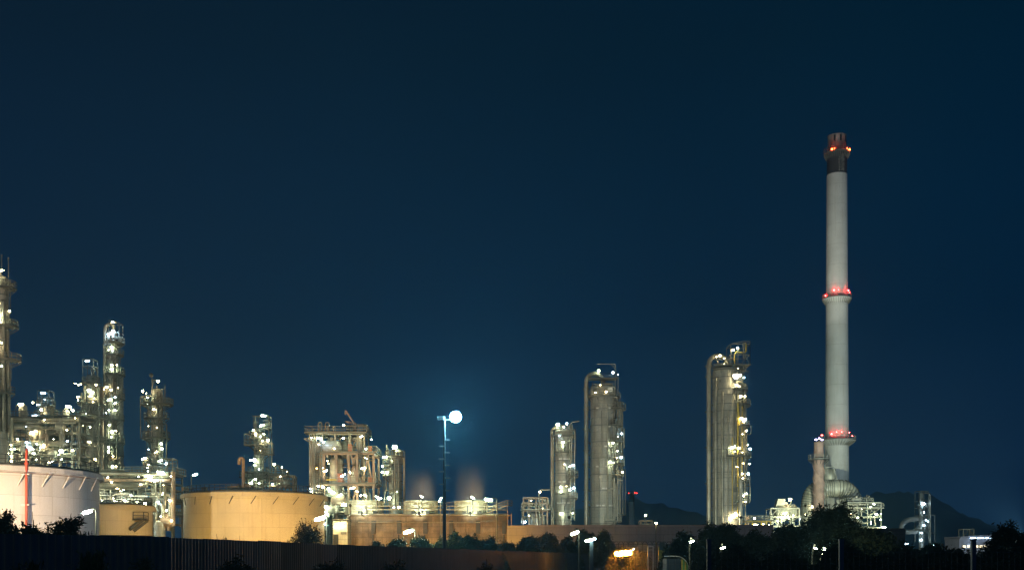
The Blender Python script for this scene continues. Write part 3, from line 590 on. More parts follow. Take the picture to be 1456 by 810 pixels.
sparkle(T, 16, 445, 535, 622, 734, -5, 8)
sparkle(T, 8, 447, 472, 700, 765, -5.2, 88)
clutter(T, 447, 473, 700, 790, -4.6, 2, 22, .08, .22, 406)

T = Thing('process_column', 'squat column with a bright lamp on its head just right of the crane-topped structure', 'column', 561, 218, G)
column(T, 562, 646, 19, 'clad', [(649, -200, 20, .7), (662, 130, 260, 1.1), (676, 120, 260, 1.2)], [(652, 735, 190)], (660, 672, 684, 696, 708, 720), dome=.3, pipes=[(-10, 650, 735, .25), (-60, 655, 735, .12)])
m = MB(); m.tube(bend([(T.X(562), 0, T.Z(648)), (T.X(563), 0, T.Z(641)), (T.X(570.5), 0, T.Z(641)), (T.X(570.5), 0, T.Z(660))], .6), .4, 10); T.part('overhead_pipe', m, 'pipe')
antennas(T, [(549.5, 632, 655)])
lamps(T, [(562, 636, 'g', .62, -1), (549, 651, 'gt', .5, -2, 32, 8), (545.5, 663.5, 'g', .38), (545.5, 672, 'g', .42), (552, 672, 'g', .4), (543, 710, 'gt', .5, -3.5), (556, 709, 'g', .62, -3.5), (563, 722, 'b', .25, -4), (570, 722, 'g', .38, -4), (566, 700, 'g', .12)])
clutter(T, 543, 574, 650, 735, -2.6, -1.4, 10, .06, .14, 407)

# ================================================================== cooling tower with three fan stacks
T = Thing('cooling_tower', 'long tan concrete cooling tower lit orange with railings along its deck', 'cooling tower', 596, 200)
x0, x1 = T.X(497), T.X(721); zt = T.Z(734); dep = 12
m = MB(); m.box((x0+x1)/2, dep/2, zt/2, x1-x0, dep, zt); T.part('basin_wall', m, 'conc')
m = MB(); m.box((x0+x1)/2, dep/2, zt+.2, x1-x0+.8, dep+.8, .4); m.box((x0+x1)/2, -.12, zt-1.0, x1-x0, .22, .16); m.box((x0+x1)/2, -.1, T.Z(756), x1-x0, .18, .1); T.part('deck_slab', m, 'conc')
for i, x in enumerate((530.5, 567, 604, 641, 679, 716)):
    m = MB(); m.box(T.X(x)+.1, -.3, zt-1.9, .72, .5, 2.4); m.box(T.X(x), -.16, zt/2-1.6, .22, .3, zt-3.3); T.part('pilaster', m, 'conc_p')
m = MB(); m.tube([(T.X(510), -.7, T.Z(742)), (T.X(683), -.7, T.Z(742.5))], .09, 8); T.part('wall_pipe', m, 'pipe')
m = MB(); m.tube(bend([(T.X(494.5), -.9, 0), (T.X(494.5), -.9, T.Z(735)), (T.X(501), -.9, T.Z(731)), (T.X(720), -.9, T.Z(732))], .9), .16, 8); T.part('header_pipe', m, 'pipe')
m = MB(); m.rail([(x0, -.2, zt+.4), (x1, -.2, zt+.4), (x1, dep, zt+.4)], 1.5, .075, 2.6); m.rail([(x0, -.2, zt+1.2), (T.X(704), -.2, zt+1.2)], 1.4, .06, 4.2); T.part('railing', m, 'galv')
m = MB(); m.rail([(T.X(693), -.4, zt+.6), (T.X(722), -.4, zt+2.0), (T.X(728), 2, zt+2.0)], 1.0, .08, 2); T.part('stair_railing', m, 'galv')
for x in (520.5, 596, 665): m = MB(); m.beam((T.X(x), -.3, zt+.3), (T.X(x), -.3, T.Z(718.5)), .22); T.part('deck_post', m, 'dark')
for x in (512, 533.5, 588, 608.5, 660, 681.5):
    m = MB(); m.tube([(T.X(x)-.35, -.1, T.Z(729)), (T.X(x)+.35, -.1, T.Z(729))], .38, 12); m.tube([(T.X(x)+.3, -.1, T.Z(729)), (T.X(x)+1.2, .3, T.Z(730))], .12, 8); m.box(T.X(x), 0, T.Z(732), .9, .7, .5); T.part('fan_motor', m, 'dark')
FS = [(518, 27, 'left-hand pale fan stack on the cooling tower deck, beside the steel structure'), (598.5, 23.5, 'middle pale fan stack on the cooling tower deck, faint steam above'), (669.5, 23, 'right-hand pale fan stack on the cooling tower, orange glow on one side')]
Tc = T
for fx, fr, lb in FS:
    T = Thing('fan_stack', lb, 'fan stack', fx, 204, 'fan stacks on the cooling tower')
    T.o.location.z = 0; r = fr*T.s; za, zb_ = Tc.Z(733)+.45, T.Z(712)
    m = MB(); m.lathe(0, 0, [(r*1.02, za), (r*.96, za+(zb_-za)*.3), (r*.94, za+(zb_-za)*.6), (r*.99, zb_), (r*.93, zb_), (r*.9, za+.3)], 48, cap=False); T.part('shroud', m, 'fan')
    m = MB()
    for k in range(24): a = 2*math.pi*k/24; m.beam((r*1.02*math.cos(a), r*1.02*math.sin(a), za), (r*1.0*math.cos(a), r*1.0*math.sin(a), zb_-.05), .1)
    for z in (za+.9, zb_-.12): m.sector(0, 0, z, .12, r*.95, r*1.04, 0, 360)
    T.part('stiffener', m, 'fan')
    m = MB(); m.cyl(0, 0, za+.4, za+1.0, .6, n=12)
    for k in range(6): a = 2*math.pi*k/6; m.beam((0, 0, za+.8), (r*.88*math.cos(a), r*.88*math.sin(a), za+.8), .5, .06)
    T.part('fan_blade', m, 'dark')
def streetlamp(px, py, D, label, base_px=None, r=.5, col='g', st=34, tilt=18, post=True, group='street lamps around the plant', ytop=None, mat='dark', power=None, arm=None):
    T = Thing('street_lamp', label, 'street lamp', px, D, group)
    T.lamp(px, py, 0, COLS[col], r, st, 'tube', tilt)
    bx = T.X(base_px if base_px else px); z = T.Z(py)
    m = MB(); m.tube([(bx, .6, 0), (bx, .6, z-.3)], [.0006*D+.01, .0004*D+.01], 8); 
    if abs(bx) > .3: m.tube(bend([(bx, .6, z-.35), (bx, .6, z+.25), (bx*.55, .4, z+.35), (0, .1, z+.28)], .4), .05, 6)
    else: m.beam((bx, .6, z-.3), (0, .1, z+.25), .09)
    T.part('pole', m, mat)
    return T
G2 = 'lamps above the cooling tower'
T = streetlamp(599.5, 705.5, 200, 'small slanted lamp over the middle fan stack', r=.33, tilt=-28, group=G2)
T = streetlamp(672, 707, 200, 'small slanted lamp over the right-hand fan stack', r=.33, tilt=-32, group=G2)
T = streetlamp(694.5, 710, 198, 'long bright lamp on a curved arm at the right end of the cooling tower', base_px=706.5, r=.75, tilt=-6, group=G2, mat='galv')
T = streetlamp(626, 710, 198.5, 'round bright lamp on a short post between the two right-hand fan stacks', r=.42, tilt=60, group=G2, mat='galv')
T = streetlamp(536, 706, 200, 'small lamp over the left-hand fan stack', r=.3, tilt=-25, group=G2)
m_T = Thing('pump_house', 'small brightly lit yellow-white shed at the left end of the cooling tower', 'shed', 483, 195)
m = MB(); m.box(0, 3, m_T.Z(740)/2, 21*m_T.s, 5, m_T.Z(740)); m_T.part('wall', m, 'fan')
m = MB(); m.box(0, 3, m_T.Z(738), 23*m_T.s, 5.6, .18); m_T.part('roof', m, 'galv')
m = MB(); m.box(m_T.X(477), .4, m_T.Z(768), .9, .12, 2.2); m_T.part('door', m, 'dark')
m = MB(); m.box(m_T.X(488), .4, m_T.Z(757), 1.0, .12, .5); m_T.part('vent_louvre', m, 'steel')
m_T.lamp(484, 744, -.6, WARM, .4, 34)
m_T.lamp(477, 748, -.6, WARM, .25, 34)

# ================================================================== right-of-centre units
T = Thing('process_unit', 'small open pipe unit left of the thin riser column, blue lamp at its foot', 'process unit', 762, 235)
frame(T, (744, 752, 762, 771, 778), (708, 716, 726), -2.5, 2.5, .22, decks=[(744, 778, 726)], mat='pipe_warm'); vessel(T, 763, 24, 727, 760, 0, 'clad')
clutter(T, 742, 780, 706, 744, -2.8, 2.5, 22, .1, .25, 61)
m = MB(); m.tube(bend([(T.X(766), -3, 0), (T.X(766), -3, T.Z(697)), (T.X(782), -3, T.Z(697))], .6), .13, 8); m.tube(bend([(T.X(741), -3, T.Z(745)), (T.X(741), -3, T.Z(736)), (T.X(750), -3, T.Z(736))], .5), .15, 8); T.part('loop_pipe', m, 'pipe')
lamps(T, [(746, 742, 'b', .38, -3.2), (767, 700, 'w', .3, -3.2), (755, 712, 'w', .2, -3), (766, 716, 'w', .16, -3), (771, 723, 'w', .15, -3), (752, 733, 'w', .15, -3)])

T = Thing('process_column', 'thin riser column, lowest of the three grey columns right of centre', 'column', 800, 240, G)
column(T, 800.5, 609, 23, 'clad', [(620, 0, 360, 1.1), (643, -140, -30, .8), (677, -60, 40, 1.6), (708, -100, 40, 1.5)], [(612, 643, -60), (643, 708, -35), (708, 745, -40)], (632, 643, 655, 673, 690, 702, 715, 728, 739), lugs=[(653, (-110, -80, -55)), (685, (-115, -85)), (715, (-125, -100, -80, -55))], pipes=[(190, 620, 750, .2), (-45, 650, 750, .1)])
gooseneck(T, 784.5, 795, 608, .27, yend=612, clamps=(628, 650, 668, 678, 692, 715))
frame(T, (789, 798, 806, 813), (606, 612, 618), -2.3, 1.5, .14, name='top_frame', mat='galv', z0=T.Z(620)); clutter(T, 789, 813, 606, 618, -2.3, 1, 8, .08, .18, 62)
m = MB(); m.tube(bend([(T.X(811), -1.5, T.Z(618)), (T.X(810), -1.5, T.Z(605)), (T.X(813), -1.5, T.Z(601)), (T.X(823), -1.5, T.Z(599.5))], .8), .16, 8); T.part('davit_arm', m, 'pipe')
sidebox(T, 811, 818, 610, 623); sidebox(T, 811, 818, 662, 677); sidebox(T, 811, 818, 693, 708)
lamps(T, [(793, 604, 'g', .45, -1), (805.5, 602.5, 'b', .32, -1), (799.5, 630, 'g', .42, -2.4), (799.5, 636, 'g', .32, -2.4), (814, 662.5, 'b', .34, -2.6), (809, 664, 'g', .28, -2.4), (796.5, 693, 'g', .4, -2.4), (797, 699, 'g', .3, -2.4), (814.5, 694, 'b', .36, -2.6), (809, 697, 'g', .25, -2.4), (797.5, 730, 'g', .4, -2.5), (801, 608, 'w', .2, -2)])
sparkle(T, 4, 790, 816, 615, 740, -2.6, 9)
clutter(T, 808, 819, 610, 742, -2.4, -.5, 12, .06, .14, 408)

T = Thing('process_column', 'wide grey column with a separate thick riser pipe on its left, tallest near the photo centre right', 'column', 858, 250, G)
column(T, 858, 545, 37, 'clad_b', [(565, 0, 360, .7), (582, -60, 20, 2.2), (606, -70, 30, 1.5), (629, -60, 30, 1.6), (660, -60, 30, 1.5), (676, -60, 30, 1.5), (741, -90, 30, 1.2)], [(565, 629, -20), (629, 676, -28), (676, 741, -20)], range(560, 745, 23), lugs=[(582, (-120, -70, -40)), (608, (-70,)), (636, (-85, -65)), (664, (-120, -80, -55)), (695, (-95, -80, -55, -35)), (719, (-110, -95, -65, -45, -120))], dome=.35, pipes=[(-78, 578, 745, .16), (-50, 680, 745, .25), (-38, 690, 735, .22), (-25, 565, 640, .2)])
gooseneck(T, 833.5, 857, 531, .5, yend=545, clamps=(553, 582, 610, 640, 660, 696, 720))
m = MB()
for yy in (553, 610, 660, 712): m.beam((T.X(828), 0, T.Z(yy)), (T.X(842), 0, T.Z(yy)), .12)
for yy in range(560, 740, 17): m.beam((T.X(836), 0, T.Z(yy)), (T.X(841), 0, T.Z(yy+4)), .3, .16)
T.part('pipe_support', m, 'galv')
m = MB(); zz = T.Z(541); m.box(T.X(856), -2, zz, 40*T.s, 3.5, .14); m.rail([(T.X(836), -3.7, zz), (T.X(876), -3.7, zz), (T.X(876), -.3, zz), (T.X(836), -.3, zz)], 1.15, .06, 1.5, True); T.part('platform', m, 'steel')
m = MB(); m.beam((T.X(848), -2, T.Z(519.5)), (T.X(873.5), -2, T.Z(519.5)), .16); m.beam((T.X(873.5), -2, T.Z(519.5)), (T.X(873.5), -2, T.Z(562)), .18); m.beam((T.X(867), -2, T.Z(519.5)), (T.X(873), -2, T.Z(525)), .12); m.beam((T.X(877.5), -2, T.Z(535)), (T.X(877.5), -2, T.Z(562)), .15); T.part('davit_frame', m, 'galv')
m = MB(); m.tube([(T.X(866), -2.6, T.Z(556)), (T.X(866), -3.2, T.Z(556))], .6, 16); T.part('manway', m, 'white')
sidebox(T, 877, 886, 572, 582); sidebox(T, 872, 884, 600, 606); sidebox(T, 879, 886, 617, 630); sidebox(T, 879, 887, 649, 662); sidebox(T, 874, 886, 672, 677); sidebox(T, 875, 881, 704, 742)
frame(T, (840, 850, 862, 872), (553, 562), -3.5, 0, .13, name='top_frame', mat='galv', z0=T.Z(566)); clutter(T, 838, 877, 545, 566, -3.2, -1, 12, .08, .18, 63); clutter(T, 864, 884, 575, 742, -3.3, -1.5, 12, .08, .2, 64)
lamps(T, [(850.5, 528, 'g', .42, -1), (871, 530.5, 'b', .34, -1), (878, 533, 'b', .13, -1), (860, 560, 'w', .25, -3.6), (845, 561, 'w', .15, -3.5), (882.5, 617.5, 'b', .36, -2.2), (877, 622, 'w', .2, -2.2), (882, 651, 'b', .42, -2.2), (876, 652, 'w', .22, -2.2), (852, 550, 'w', .15, -3)])
sparkle(T, 4, 862, 886, 570, 740, -3.4, 10)
clutter(T, 872, 888, 570, 745, -2.4, -.5, 14, .06, .14, 409)

T = Thing('process_column', 'widest grey column with a tall steel cage on its head and yellow-lit balconies', 'column', 1034, 250, G)
column(T, 1033, 522, 40, 'clad_b', [(527, -150, 20, .8), (556, -75, 20, 1.6), (577, -60, 35, 2.2), (606, -55, 30, 2.0), (650, -100, 40, 2.3), (686, -60, 30, 1.8), (714, -70, 30, 1.8)], [(527, 556, -35), (556, 606, -25), (606, 650, -40), (650, 714, -20)], (538, 555, 563, 576, 586, 603, 620, 640, 653, 672, 680, 697, 719, 735), dome=.35, pipes=[(-115, 560, 748, .25), (-95, 586, 748, .14), (-58, 606, 650, .16), (-140, 540, 748, .3)])
gooseneck(T, 1008, 1034, 505, .55, yend=522, clamps=(520, 535, 585, 636, 687))
m = MB()
for yy in (521, 536, 586, 636, 687): m.beam((T.X(1002), 0, T.Z(yy)), (T.X(1016), 0, T.Z(yy)), .16)
for yy in range(545, 740, 15): m.beam((T.X(1011), 0, T.Z(yy)), (T.X(1015), 0, T.Z(yy)), .14)
T.part('pipe_support', m, 'galv')
m = MB(); m.cage(T.X(1036), T.X(1063), -2.5, 2.5, [T.Z(521), T.Z(507), T.Z(492)], .16); m.beam((T.X(1036), -2.5, T.Z(492)), (T.X(1055), -2.5, T.Z(488)), .16); m.beam((T.X(1055), -2.5, T.Z(488)), (T.X(1063), -2.5, T.Z(488.5)), .16); m.beam((T.X(1063), -2.5, T.Z(488.5)), (T.X(1063), -2.5, T.Z(521)), .16)
m.beam((T.X(1051), -2.5, T.Z(521)), (T.X(1058), -2.5, T.Z(507)), .13); m.beam((T.X(1063), -2.5, T.Z(521)), (T.X(1056), -2.5, T.Z(507)), .13); m.beam((T.X(1053), -2.5, T.Z(532)), (T.X(1063), -2.5, T.Z(521)), .18)
m.box(T.X(1040), -.5, T.Z(521.5), 47*T.s, 5.5, .18); m.beam((T.X(1046), -2.5, T.Z(492)), (T.X(1046), -2.5, T.Z(521)), .14); m.beam((T.X(1054), -2.5, T.Z(490)), (T.X(1054), -2.5, T.Z(512)), .3)
T.part('top_cage', m, 'galv')
m = MB(); m.tube(bend([(T.X(1042), -2, T.Z(540)), (T.X(1042), -2, T.Z(505)), (T.X(1049), -2, T.Z(498))], .5), .2, 8); m.tube(bend([(T.X(1046), -2, T.Z(503)), (T.X(1058), -2, T.Z(503)), (T.X(1058), -2, T.Z(490))], .5), .22, 8); T.part('loop_pipe', m, 'yellow')
m = MB(); m.tube([(T.X(1048), -4.2, T.Z(684)), (T.X(1048), -4.2, 0)], .42, 12); T.part('riser_pipe', m, 'clad_w')
m = MB(); m.tube([(T.X(1042), -3.2, T.Z(538)), (T.X(1042), -3.7, T.Z(538))], .75, 16); T.part('manway', m, 'white')
for b_ in ((1044, 1059, 567, 578), (1044, 1062, 598, 608), (1046, 1066, 638, 651), (1046, 1062, 672, 687), (1044, 1061, 704, 716), (1045, 1056, 545, 556)): sidebox(T, *b_, dep=3)
clutter(T, 1012, 1040, 508, 524, -2.5, 1, 10, .08, .2, 66); clutter(T, 1036, 1056, 525, 745, -4.2, -2.8, 26, .08, .22, 65, ('yellow', 'pipe', 'galv', 'pipe'))
lamps(T, [(1022, 507, 'w', .45, -1.5), (1017, 509, 'w', .2, -1.5), (1028, 511.5, 'w', .36, -1.5), (1038.5, 501, 'w', .45, -3), (1045, 498, 'b', .38, -3), (1041, 538, 'w', .6, -4), (1047, 537.5, 'w', .4, -4), (1054, 539.5, 'b', .2, -3), (1042, 551, 'w', .45, -4), (1046, 553, 'w', .3, -4), (1048, 567, 'w', .5, -4), (1054, 567, 'w', .3, -4), (1049, 598, 'w', .48, -4), (1055, 599, 'b', .38, -4), (1052, 602, 'w', .3, -4), (1037, 638, 'gt', .6, -4), (1045, 639, 'w', .4, -4), (1062.5, 639.5, 'b', .4, -3), (1040, 644, 'w', .35, -4), (1060, 674.5, 'b', .45, -3), (1050, 675, 'w', .35, -4), (1051, 681, 'w', .3, -4), (1055, 703, 'gt', .35, -4), (1052, 706, 'w', .25, -4), (1038, 734, 'wt', .7, -4.3), (1033, 737, 'w', .4, -4.3), (1040, 730, 'w', .3, -4.3), (1055, 714, 'w', .2, -4), (1026, 521, 'w', .2, -3)])
sparkle(T, 10, 1040, 1062, 525, 740, -4.4, 11, (WARM, WARM, (1, .75, .35)))
clutter(T, 1044, 1064, 525, 745, -3.6, -1, 20, .06, .16, 410)

T = Thing('process_skid', 'low lit pipe skid at the foot of the widest grey column', 'skid', 1074, 250)
frame(T, (1057, 1067, 1080, 1093), (741, 748), -2, 2, .2, decks=[(1057, 1093, 741)], mat='yellow'); clutter(T, 1057, 1093, 738, 752, -2, 2, 12, .1, .22, 67)
m = MB(); m.cyl(T.X(1063), 0, T.Z(748), T.Z(734), .5, n=12); T.part('vessel', m, 'pipe_warm')
m = MB(); m.beam((T.X(1070), -1, T.Z(741)), (T.X(1070), -1, T.Z(737)), .1); T.part('lamp_post', m, 'galv')
lamps(T, [(1070, 736.5, 'w', .45), (1071, 746, 'wt', .55, -2.4, 30, 0), (1064, 747, 'w', .25, -2.4), (1082, 745, 'w', .25, -2.4), (1090, 746, 'w', .15, -2.4)])

# ================================================================== chimney
T = Thing('chimney', 'very tall white chimney with red lit rings and a dark band at the top', 'chimney', 1190, 300)
T.o.location = ((T.xc-CX)*T.s*1.01, T.D*1.01, 0)
s_ = T.s; rb, rt = 17.4*s_, 14.35*s_
def rad(py): return rb+(rt-rb)*(795-py)/(795-244)
m = MB(); m.lathe(0, 0, [(rb, 0), (rad(600), T.Z(600)), (rad(420), T.Z(420)), (rt, T.Z(244))], 48, cap=False); T.part('shaft', m, 'chim')
m = MB(); m.lathe(0, 0, [(rt-.05, T.Z(244)), (rt-.05, T.Z(213))], 40); db = T.part('dark_band', m, 'chim_d')
m = MB()
for col_, n_ in ((-84, 6), (-68, 8), (-60, 8)):   # two rows of worn pale vertical marks on the dark band, unreadable in the photo
    for k in range(n_):
        z = T.Z(241)+k*(T.Z(216)-T.Z(241))/n_*(.85 if col_ == -84 else 1)
        for q in range(3):
            a = R(col_+rnd.uniform(-2.5, 2.5)-8); zz = z+rnd.uniform(-.15, .3); m.box(rt*1.0*math.cos(a), rt*1.0*math.sin(a), zz, rnd.choice((.14, .42)), .08, rnd.choice((.14, .45)), a+math.pi/2)
T.part('marking', m, 'galv', db)
m = MB(); m.lathe(0, 0, [(rt-.3, T.Z(213)), (rt-.28, T.Z(188.5)), (rt-.2, T.Z(188.4)), (rt-.2, T.Z(187.6)), (rt-.5, T.Z(187.6)), (rt-.6, T.Z(192))], 40, cap=False); tip = T.part('steel_tip', m, 'chim_t')
for a in (-120, -82, -40, 0): m = MB(); m.box((rt-.28)*math.cos(R(a)), (rt-.28)*math.sin(R(a)), T.Z(194.5), .5, .15, 1.6, R(a)+math.pi/2); T.part('vent_slot', m, 'slot_dark', tip)  # solid black blocks, the dark of open slots put into their colour
for py, ext, rr in ((213, .8, rt), (421, .95, rad(421)), (624, 1.9, rad(624))):
    platform(T, 0, T.Z(py), rr, ext, 0, 359.5, .07)
    if py > 300: m = MB(); m.lathe(0, 0, [(rr+.05, T.Z(py)-1.3), (rr+ext*.9, T.Z(py)-.25), (rr+ext, T.Z(py)-.15)], 40, cap=False); T.part('bracket_ring', m, 'chim')
    m = MB()
    for k in range(36): a = 2*math.pi*k/36; m.beam(((rr+.1)*math.cos(a), (rr+.1)*math.sin(a), T.Z(py)-1.6), ((rr+ext*.95)*math.cos(a), (rr+ext*.95)*math.sin(a), T.Z(py)-.3), .14)
    T.part('bracket', m, 'steel')
for (x, y_, yy, rr, st) in ((1178.5, 212, -2.9, .34, 30), (1204, 212, -2.6, .34, 30), (1182, 211, -3.0, .2, 20), (1200, 211, -3, .2, 20), (1173.5, 416.5, 0, .24, 9), (1206.5, 413, -1, .22, 9), (1181, 412.5, -3.15, .22, 14), (1202, 412.5, -2.9, .22, 14), (1187, 412.5, -3.4, .13, 10), (1178, 616.5, -2.8, .26, 12), (1212, 617.5, 0, .24, 9), (1202, 615, -3.6, .16, 10), (1191, 614, -3.8, .16, 10), (1184, 614, -3.7, .14, 10)):
    rr *= .8 if y_ < 300 else .62; x_ = T.X(x); Tn = MB(); Tn.ball((x_, yy, T.Z(y_)), rr, 5); hd = MB(); hd.cyl(x_, yy, T.Z(y_)-rr*2.2, T.Z(y_)-rr*.7, rr*.6, n=8)
    ho = T.part('beacon', hd, 'steel'); T.part('glass', Tn, E((1, .05, .008) if y_ < 300 else (1, .03, .03), st*(2.2 if y_ < 300 else 20)), ho)

T = Thing('exhaust_stack', 'slim brownish stack with violet lamps round its rim, in front of the tall white chimney', 'stack', 1164, 280)
r = 7*T.s
m = MB(); m.lathe(0, 0, [(r*1.1, 0), (r*1.1, T.Z(720)), (r, T.Z(650)), (r*.95, T.Z(630)), (r*1.05, T.Z(628)), (r*.8, T.Z(628))], 28); sh = T.part('shaft', m, 'rust')
for k in range(3):
    m = MB(); pts = [((r*1.12)*math.cos(t*.55+k*2.1), (r*1.12)*math.sin(t*.55+k*2.1), T.Z(655)-t*.85) for t in [i*.5 for i in range(int((T.Z(655)-T.Z(735))/.425))]]; m.tube(pts, .12, 6); T.part('strake', m, 'rust')
platform(T, 0, T.Z(653), r, 1.4, 0, 359.5, .08, mat='dark')
m = MB(); m.ladder(r+.4, 0, 2, T.Z(632), 0); T.part('ladder', m, 'galv')
m = MB(); m.beam((T.X(1168), -.4, T.Z(653)), (T.X(1168), -.4, T.Z(621)), .1); T.part('lamp_post', m, 'galv')
lamps(T, [(1159, 625, 'v', .35, -.8, 20), (1163, 623.5, 'v', .38, -1.1, 20), (1167.5, 625, 'v', .35, -.8, 20), (1168, 618.5, 'r', .36, -.5, 9)])

T = Thing('flue_duct', 'big curved flue duct bending up and over into the foot of the tall chimney', 'duct', 1175, 288)
r = 13*T.s
pts = bend([(T.X(1145), -3, 0), (T.X(1147), -3, T.Z(715)), (T.X(1153), -3, T.Z(698)), (T.X(1170), -3, T.Z(695)), (T.X(1198), -3, T.Z(695)), (T.X(1212), -1.5, T.Z(712)), (T.X(1213), 0, T.Z(745))], 3, 6)
m = MB(); m.tube(pts, r*.95, 28); T.part('duct', m, 'duct')
m = MB()
for i in range(2, len(pts)-2):
    p = Vector(pts[i]); d = (Vector(pts[i+1])-Vector(pts[i-1])).normalized(); m.tube([p-d*.08, p+d*.08], r*1.01, 28)
T.part('stiffener_ring', m, 'steel')
m = MB(); hx = T.X(1176.5); m.lathe(hx, -2, [(.4, T.Z(690)), (1.5, T.Z(681)), (1.6, T.Z(668)), (.02, T.Z(667))], 16); T.part('hopper', m, 'galv')
m = MB(); m.cage(T.X(1170), T.X(1180), -3.5, 0, [T.Z(690), T.Z(665)], .18); m.beam((T.X(1180), -3.5, T.Z(666)), (T.X(1186), -3.5, T.Z(690)), .2); m.beam((T.X(1184), -5, T.Z(720)), (T.X(1196), -5, T.Z(700)), .18); m.beam((T.X(1196), -5, T.Z(720)), (T.X(1184), -5, T.Z(700)), .18); T.part('support_frame', m, 'galv')
lamps(T, [(1147, 721, 'w', .5, -6, 20), (1159, 731, 'g', .4, -6), (1210, 702, 'b', .36, -4)])

T = Thing('process_unit', 'white-framed unit with a horizontal vessel left of the curved flue duct', 'process unit', 1112, 270)
frame(T, (1092, 1102, 1132), (723, 735, 748), -3, 2, .25, brace=[(1092, 735, 1102, 723), (1092, 748, 1102, 735), (1102, 748, 1092, 735)], mat='galv'); drum(T, 1104, 1130, 728, 2.0, 0, 'duct')
m = MB(); m.add([(T.X(a), y, T.Z(b)) for y in (-1, 1.5) for a, b in ((1101, 723), (1105, 709), (1115, 709), (1115, 723))], [(0, 3, 2, 1), (4, 5, 6, 7), (0, 1, 5, 4), (1, 2, 6, 5), (2, 3, 7, 6), (3, 0, 4, 7)]); T.part('hood', m, 'duct')
m = MB(); m.cyl(T.X(1118), -1, T.Z(723), T.Z(717), .6, n=12); T.part('vessel', m, 'pipe_warm')
clutter(T, 1093, 1138, 722, 748, -3, 2, 12, .1, .3, 71)
m = MB(); m.beam((T.X(1121.5), -2, T.Z(723)), (T.X(1121.5), -2, T.Z(711)), .12); T.part('lamp_post', m, 'galv')
lamps(T, [(1120, 710, 'w', .55, -2.2), (1107, 736, 'g', .5, -4), (1113, 735, 'gt', .35, -4), (1122, 733, 'w', .25, -4), (1100, 741, 'g', .25, -4)])
sparkle(T, 5, 1094, 1140, 722, 745, -4, 12)

T = Thing('process_unit', 'white-railed platform unit right of the tall chimney foot', 'process unit', 1224, 275)
frame(T, (1201, 1213, 1228, 1247), (715, 722, 735, 750), -3, 2, .22, brace=[(1201, 715, 1213, 722), (1213, 722, 1235, 735), (1228, 735, 1247, 722), (1228, 722, 1247, 735)], decks=[(1201, 1232, 716), (1228, 1247, 724)], mat='galv')
clutter(T, 1202, 1246, 712, 748, -3, 2, 16, .1, .25, 72); antennas(T, [(1232.5, 703, 722), (1235.5, 704, 722)], r=.1); drum(T, 1212, 1224, 712, .8)
lamps(T, [(1236, 717, 'gt', .36, -3.4, 30, -15), (1238.5, 731.5, 'g', .55, -4), (1249, 749.5, 'gt', .4, -4, 30, -5), (1203, 731, 'w', .3, -4), (1245, 731, 'g', .2, -4), (1218, 724, 'w', .15, -4)])
sparkle(T, 5, 1200, 1246, 716, 745, -4, 13)

# ================================================================== far things
T = Thing('chimney', 'small distant chimney with a black top and red lights beside the wide grey column', 'chimney', 898, 520)
m = MB(); m.lathe(0, 0, [(4.6*T.s, 0), (4.0*T.s, T.Z(713))], 20); T.part('shaft', m, 'chim')
m = MB(); m.lathe(0, 0, [(4.0*T.s, T.Z(713)), (3.8*T.s, T.Z(700))], 20); T.part('dark_band', m, 'chim_d')
m = MB(); m.sector(0, 0, T.Z(703), .2, 3.8*T.s, 6.5*T.s, 0, 360); po = T.part('platform', m, 'dark')
m = MB(); m.arc_rail(0, 0, T.Z(703)+.2, 6.4*T.s, 0, 359, 1.3, .12); T.part('railing', m, 'dark', po)
lamps(T, [(893.7, 700.3, 'r', .5, -1, 6), (901.8, 700, 'r', .5, -1.5, 6), (905.3, 700.5, 'r', .38, 0, 6)])
T = Thing('process_skid', 'small far-off pipe skid right of the little red-lit chimney', 'skid', 918, 330)
frame(T, (909, 918, 927), (740, 746), -2, 2, .25, mat='pipe_warm'); clutter(T, 909, 927, 739, 750, -2, 2, 8, .12, .3, 73)
m = MB(); m.beam((T.X(916), -2, T.Z(746)), (T.X(916), -2, T.Z(733)), .15); T.part('lamp_post', m, 'galv'); lamps(T, [(916.7, 732.5, 'w', .5, -2.2)])

T = Thing('scrubber_column', 'thin blue-lit scrubber column with an elbow duct on its left, far right', 'column', 1306, 380)
column(T, 1310, 700, 7, 'clad_w', [(722, -180, 30, 1.2), (737, -180, 30, 1.6), (752, -180, 30, 1.8)], [(722, 770, -20)], (715, 730, 745), dome=.4)
m = MB(); m.cage(T.X(1304), T.X(1317), -2, 2, [T.Z(770), T.Z(755), T.Z(732), T.Z(712), T.Z(698)], .22); m.cage(T.X(1317), T.X(1326), -2, 2, [T.Z(770), T.Z(757), T.Z(732)], .2); T.part('support_frame', m, 'galv')
m = MB(); m.tube(bend([(T.X(1310), 0, T.Z(700)), (T.X(1318), 0, T.Z(700)), (T.X(1322.5), 0, T.Z(702)), (T.X(1322.5), 0, 0)], 1.5), .35, 10); T.part('overhead_pipe', m, 'pipe')
m = MB(); m.tube(bend([(T.X(1280), -1, 0), (T.X(1280), -1, T.Z(740)), (T.X(1308), -1, T.Z(736))], 3), .85, 14); T.part('duct', m, 'clad_w')
m = MB(); m.tube([(T.X(1286), -1, T.Z(756)), (T.X(1300), -1, T.Z(755.5)), (T.X(1307), -1, T.Z(751))], .8, 12); T.part('duct', m, 'clad_w')
lamps(T, [(1310, 716, 'b', .8, -2), (1313, 739, 'b', .5, -2.4), (1310, 746.5, 'b', .6, -2.4), (1310, 728, 'b', .3, -2.4), (1316, 741, 'b', .25, -2.4), (1305.5, 767, 'b', .5, -3), (1306, 757, 'b', .3, -3)])
T = Thing('shed', 'grey corrugated shed behind the trees, left of the thin blue-lit scrubber', 'shed', 1268, 205)
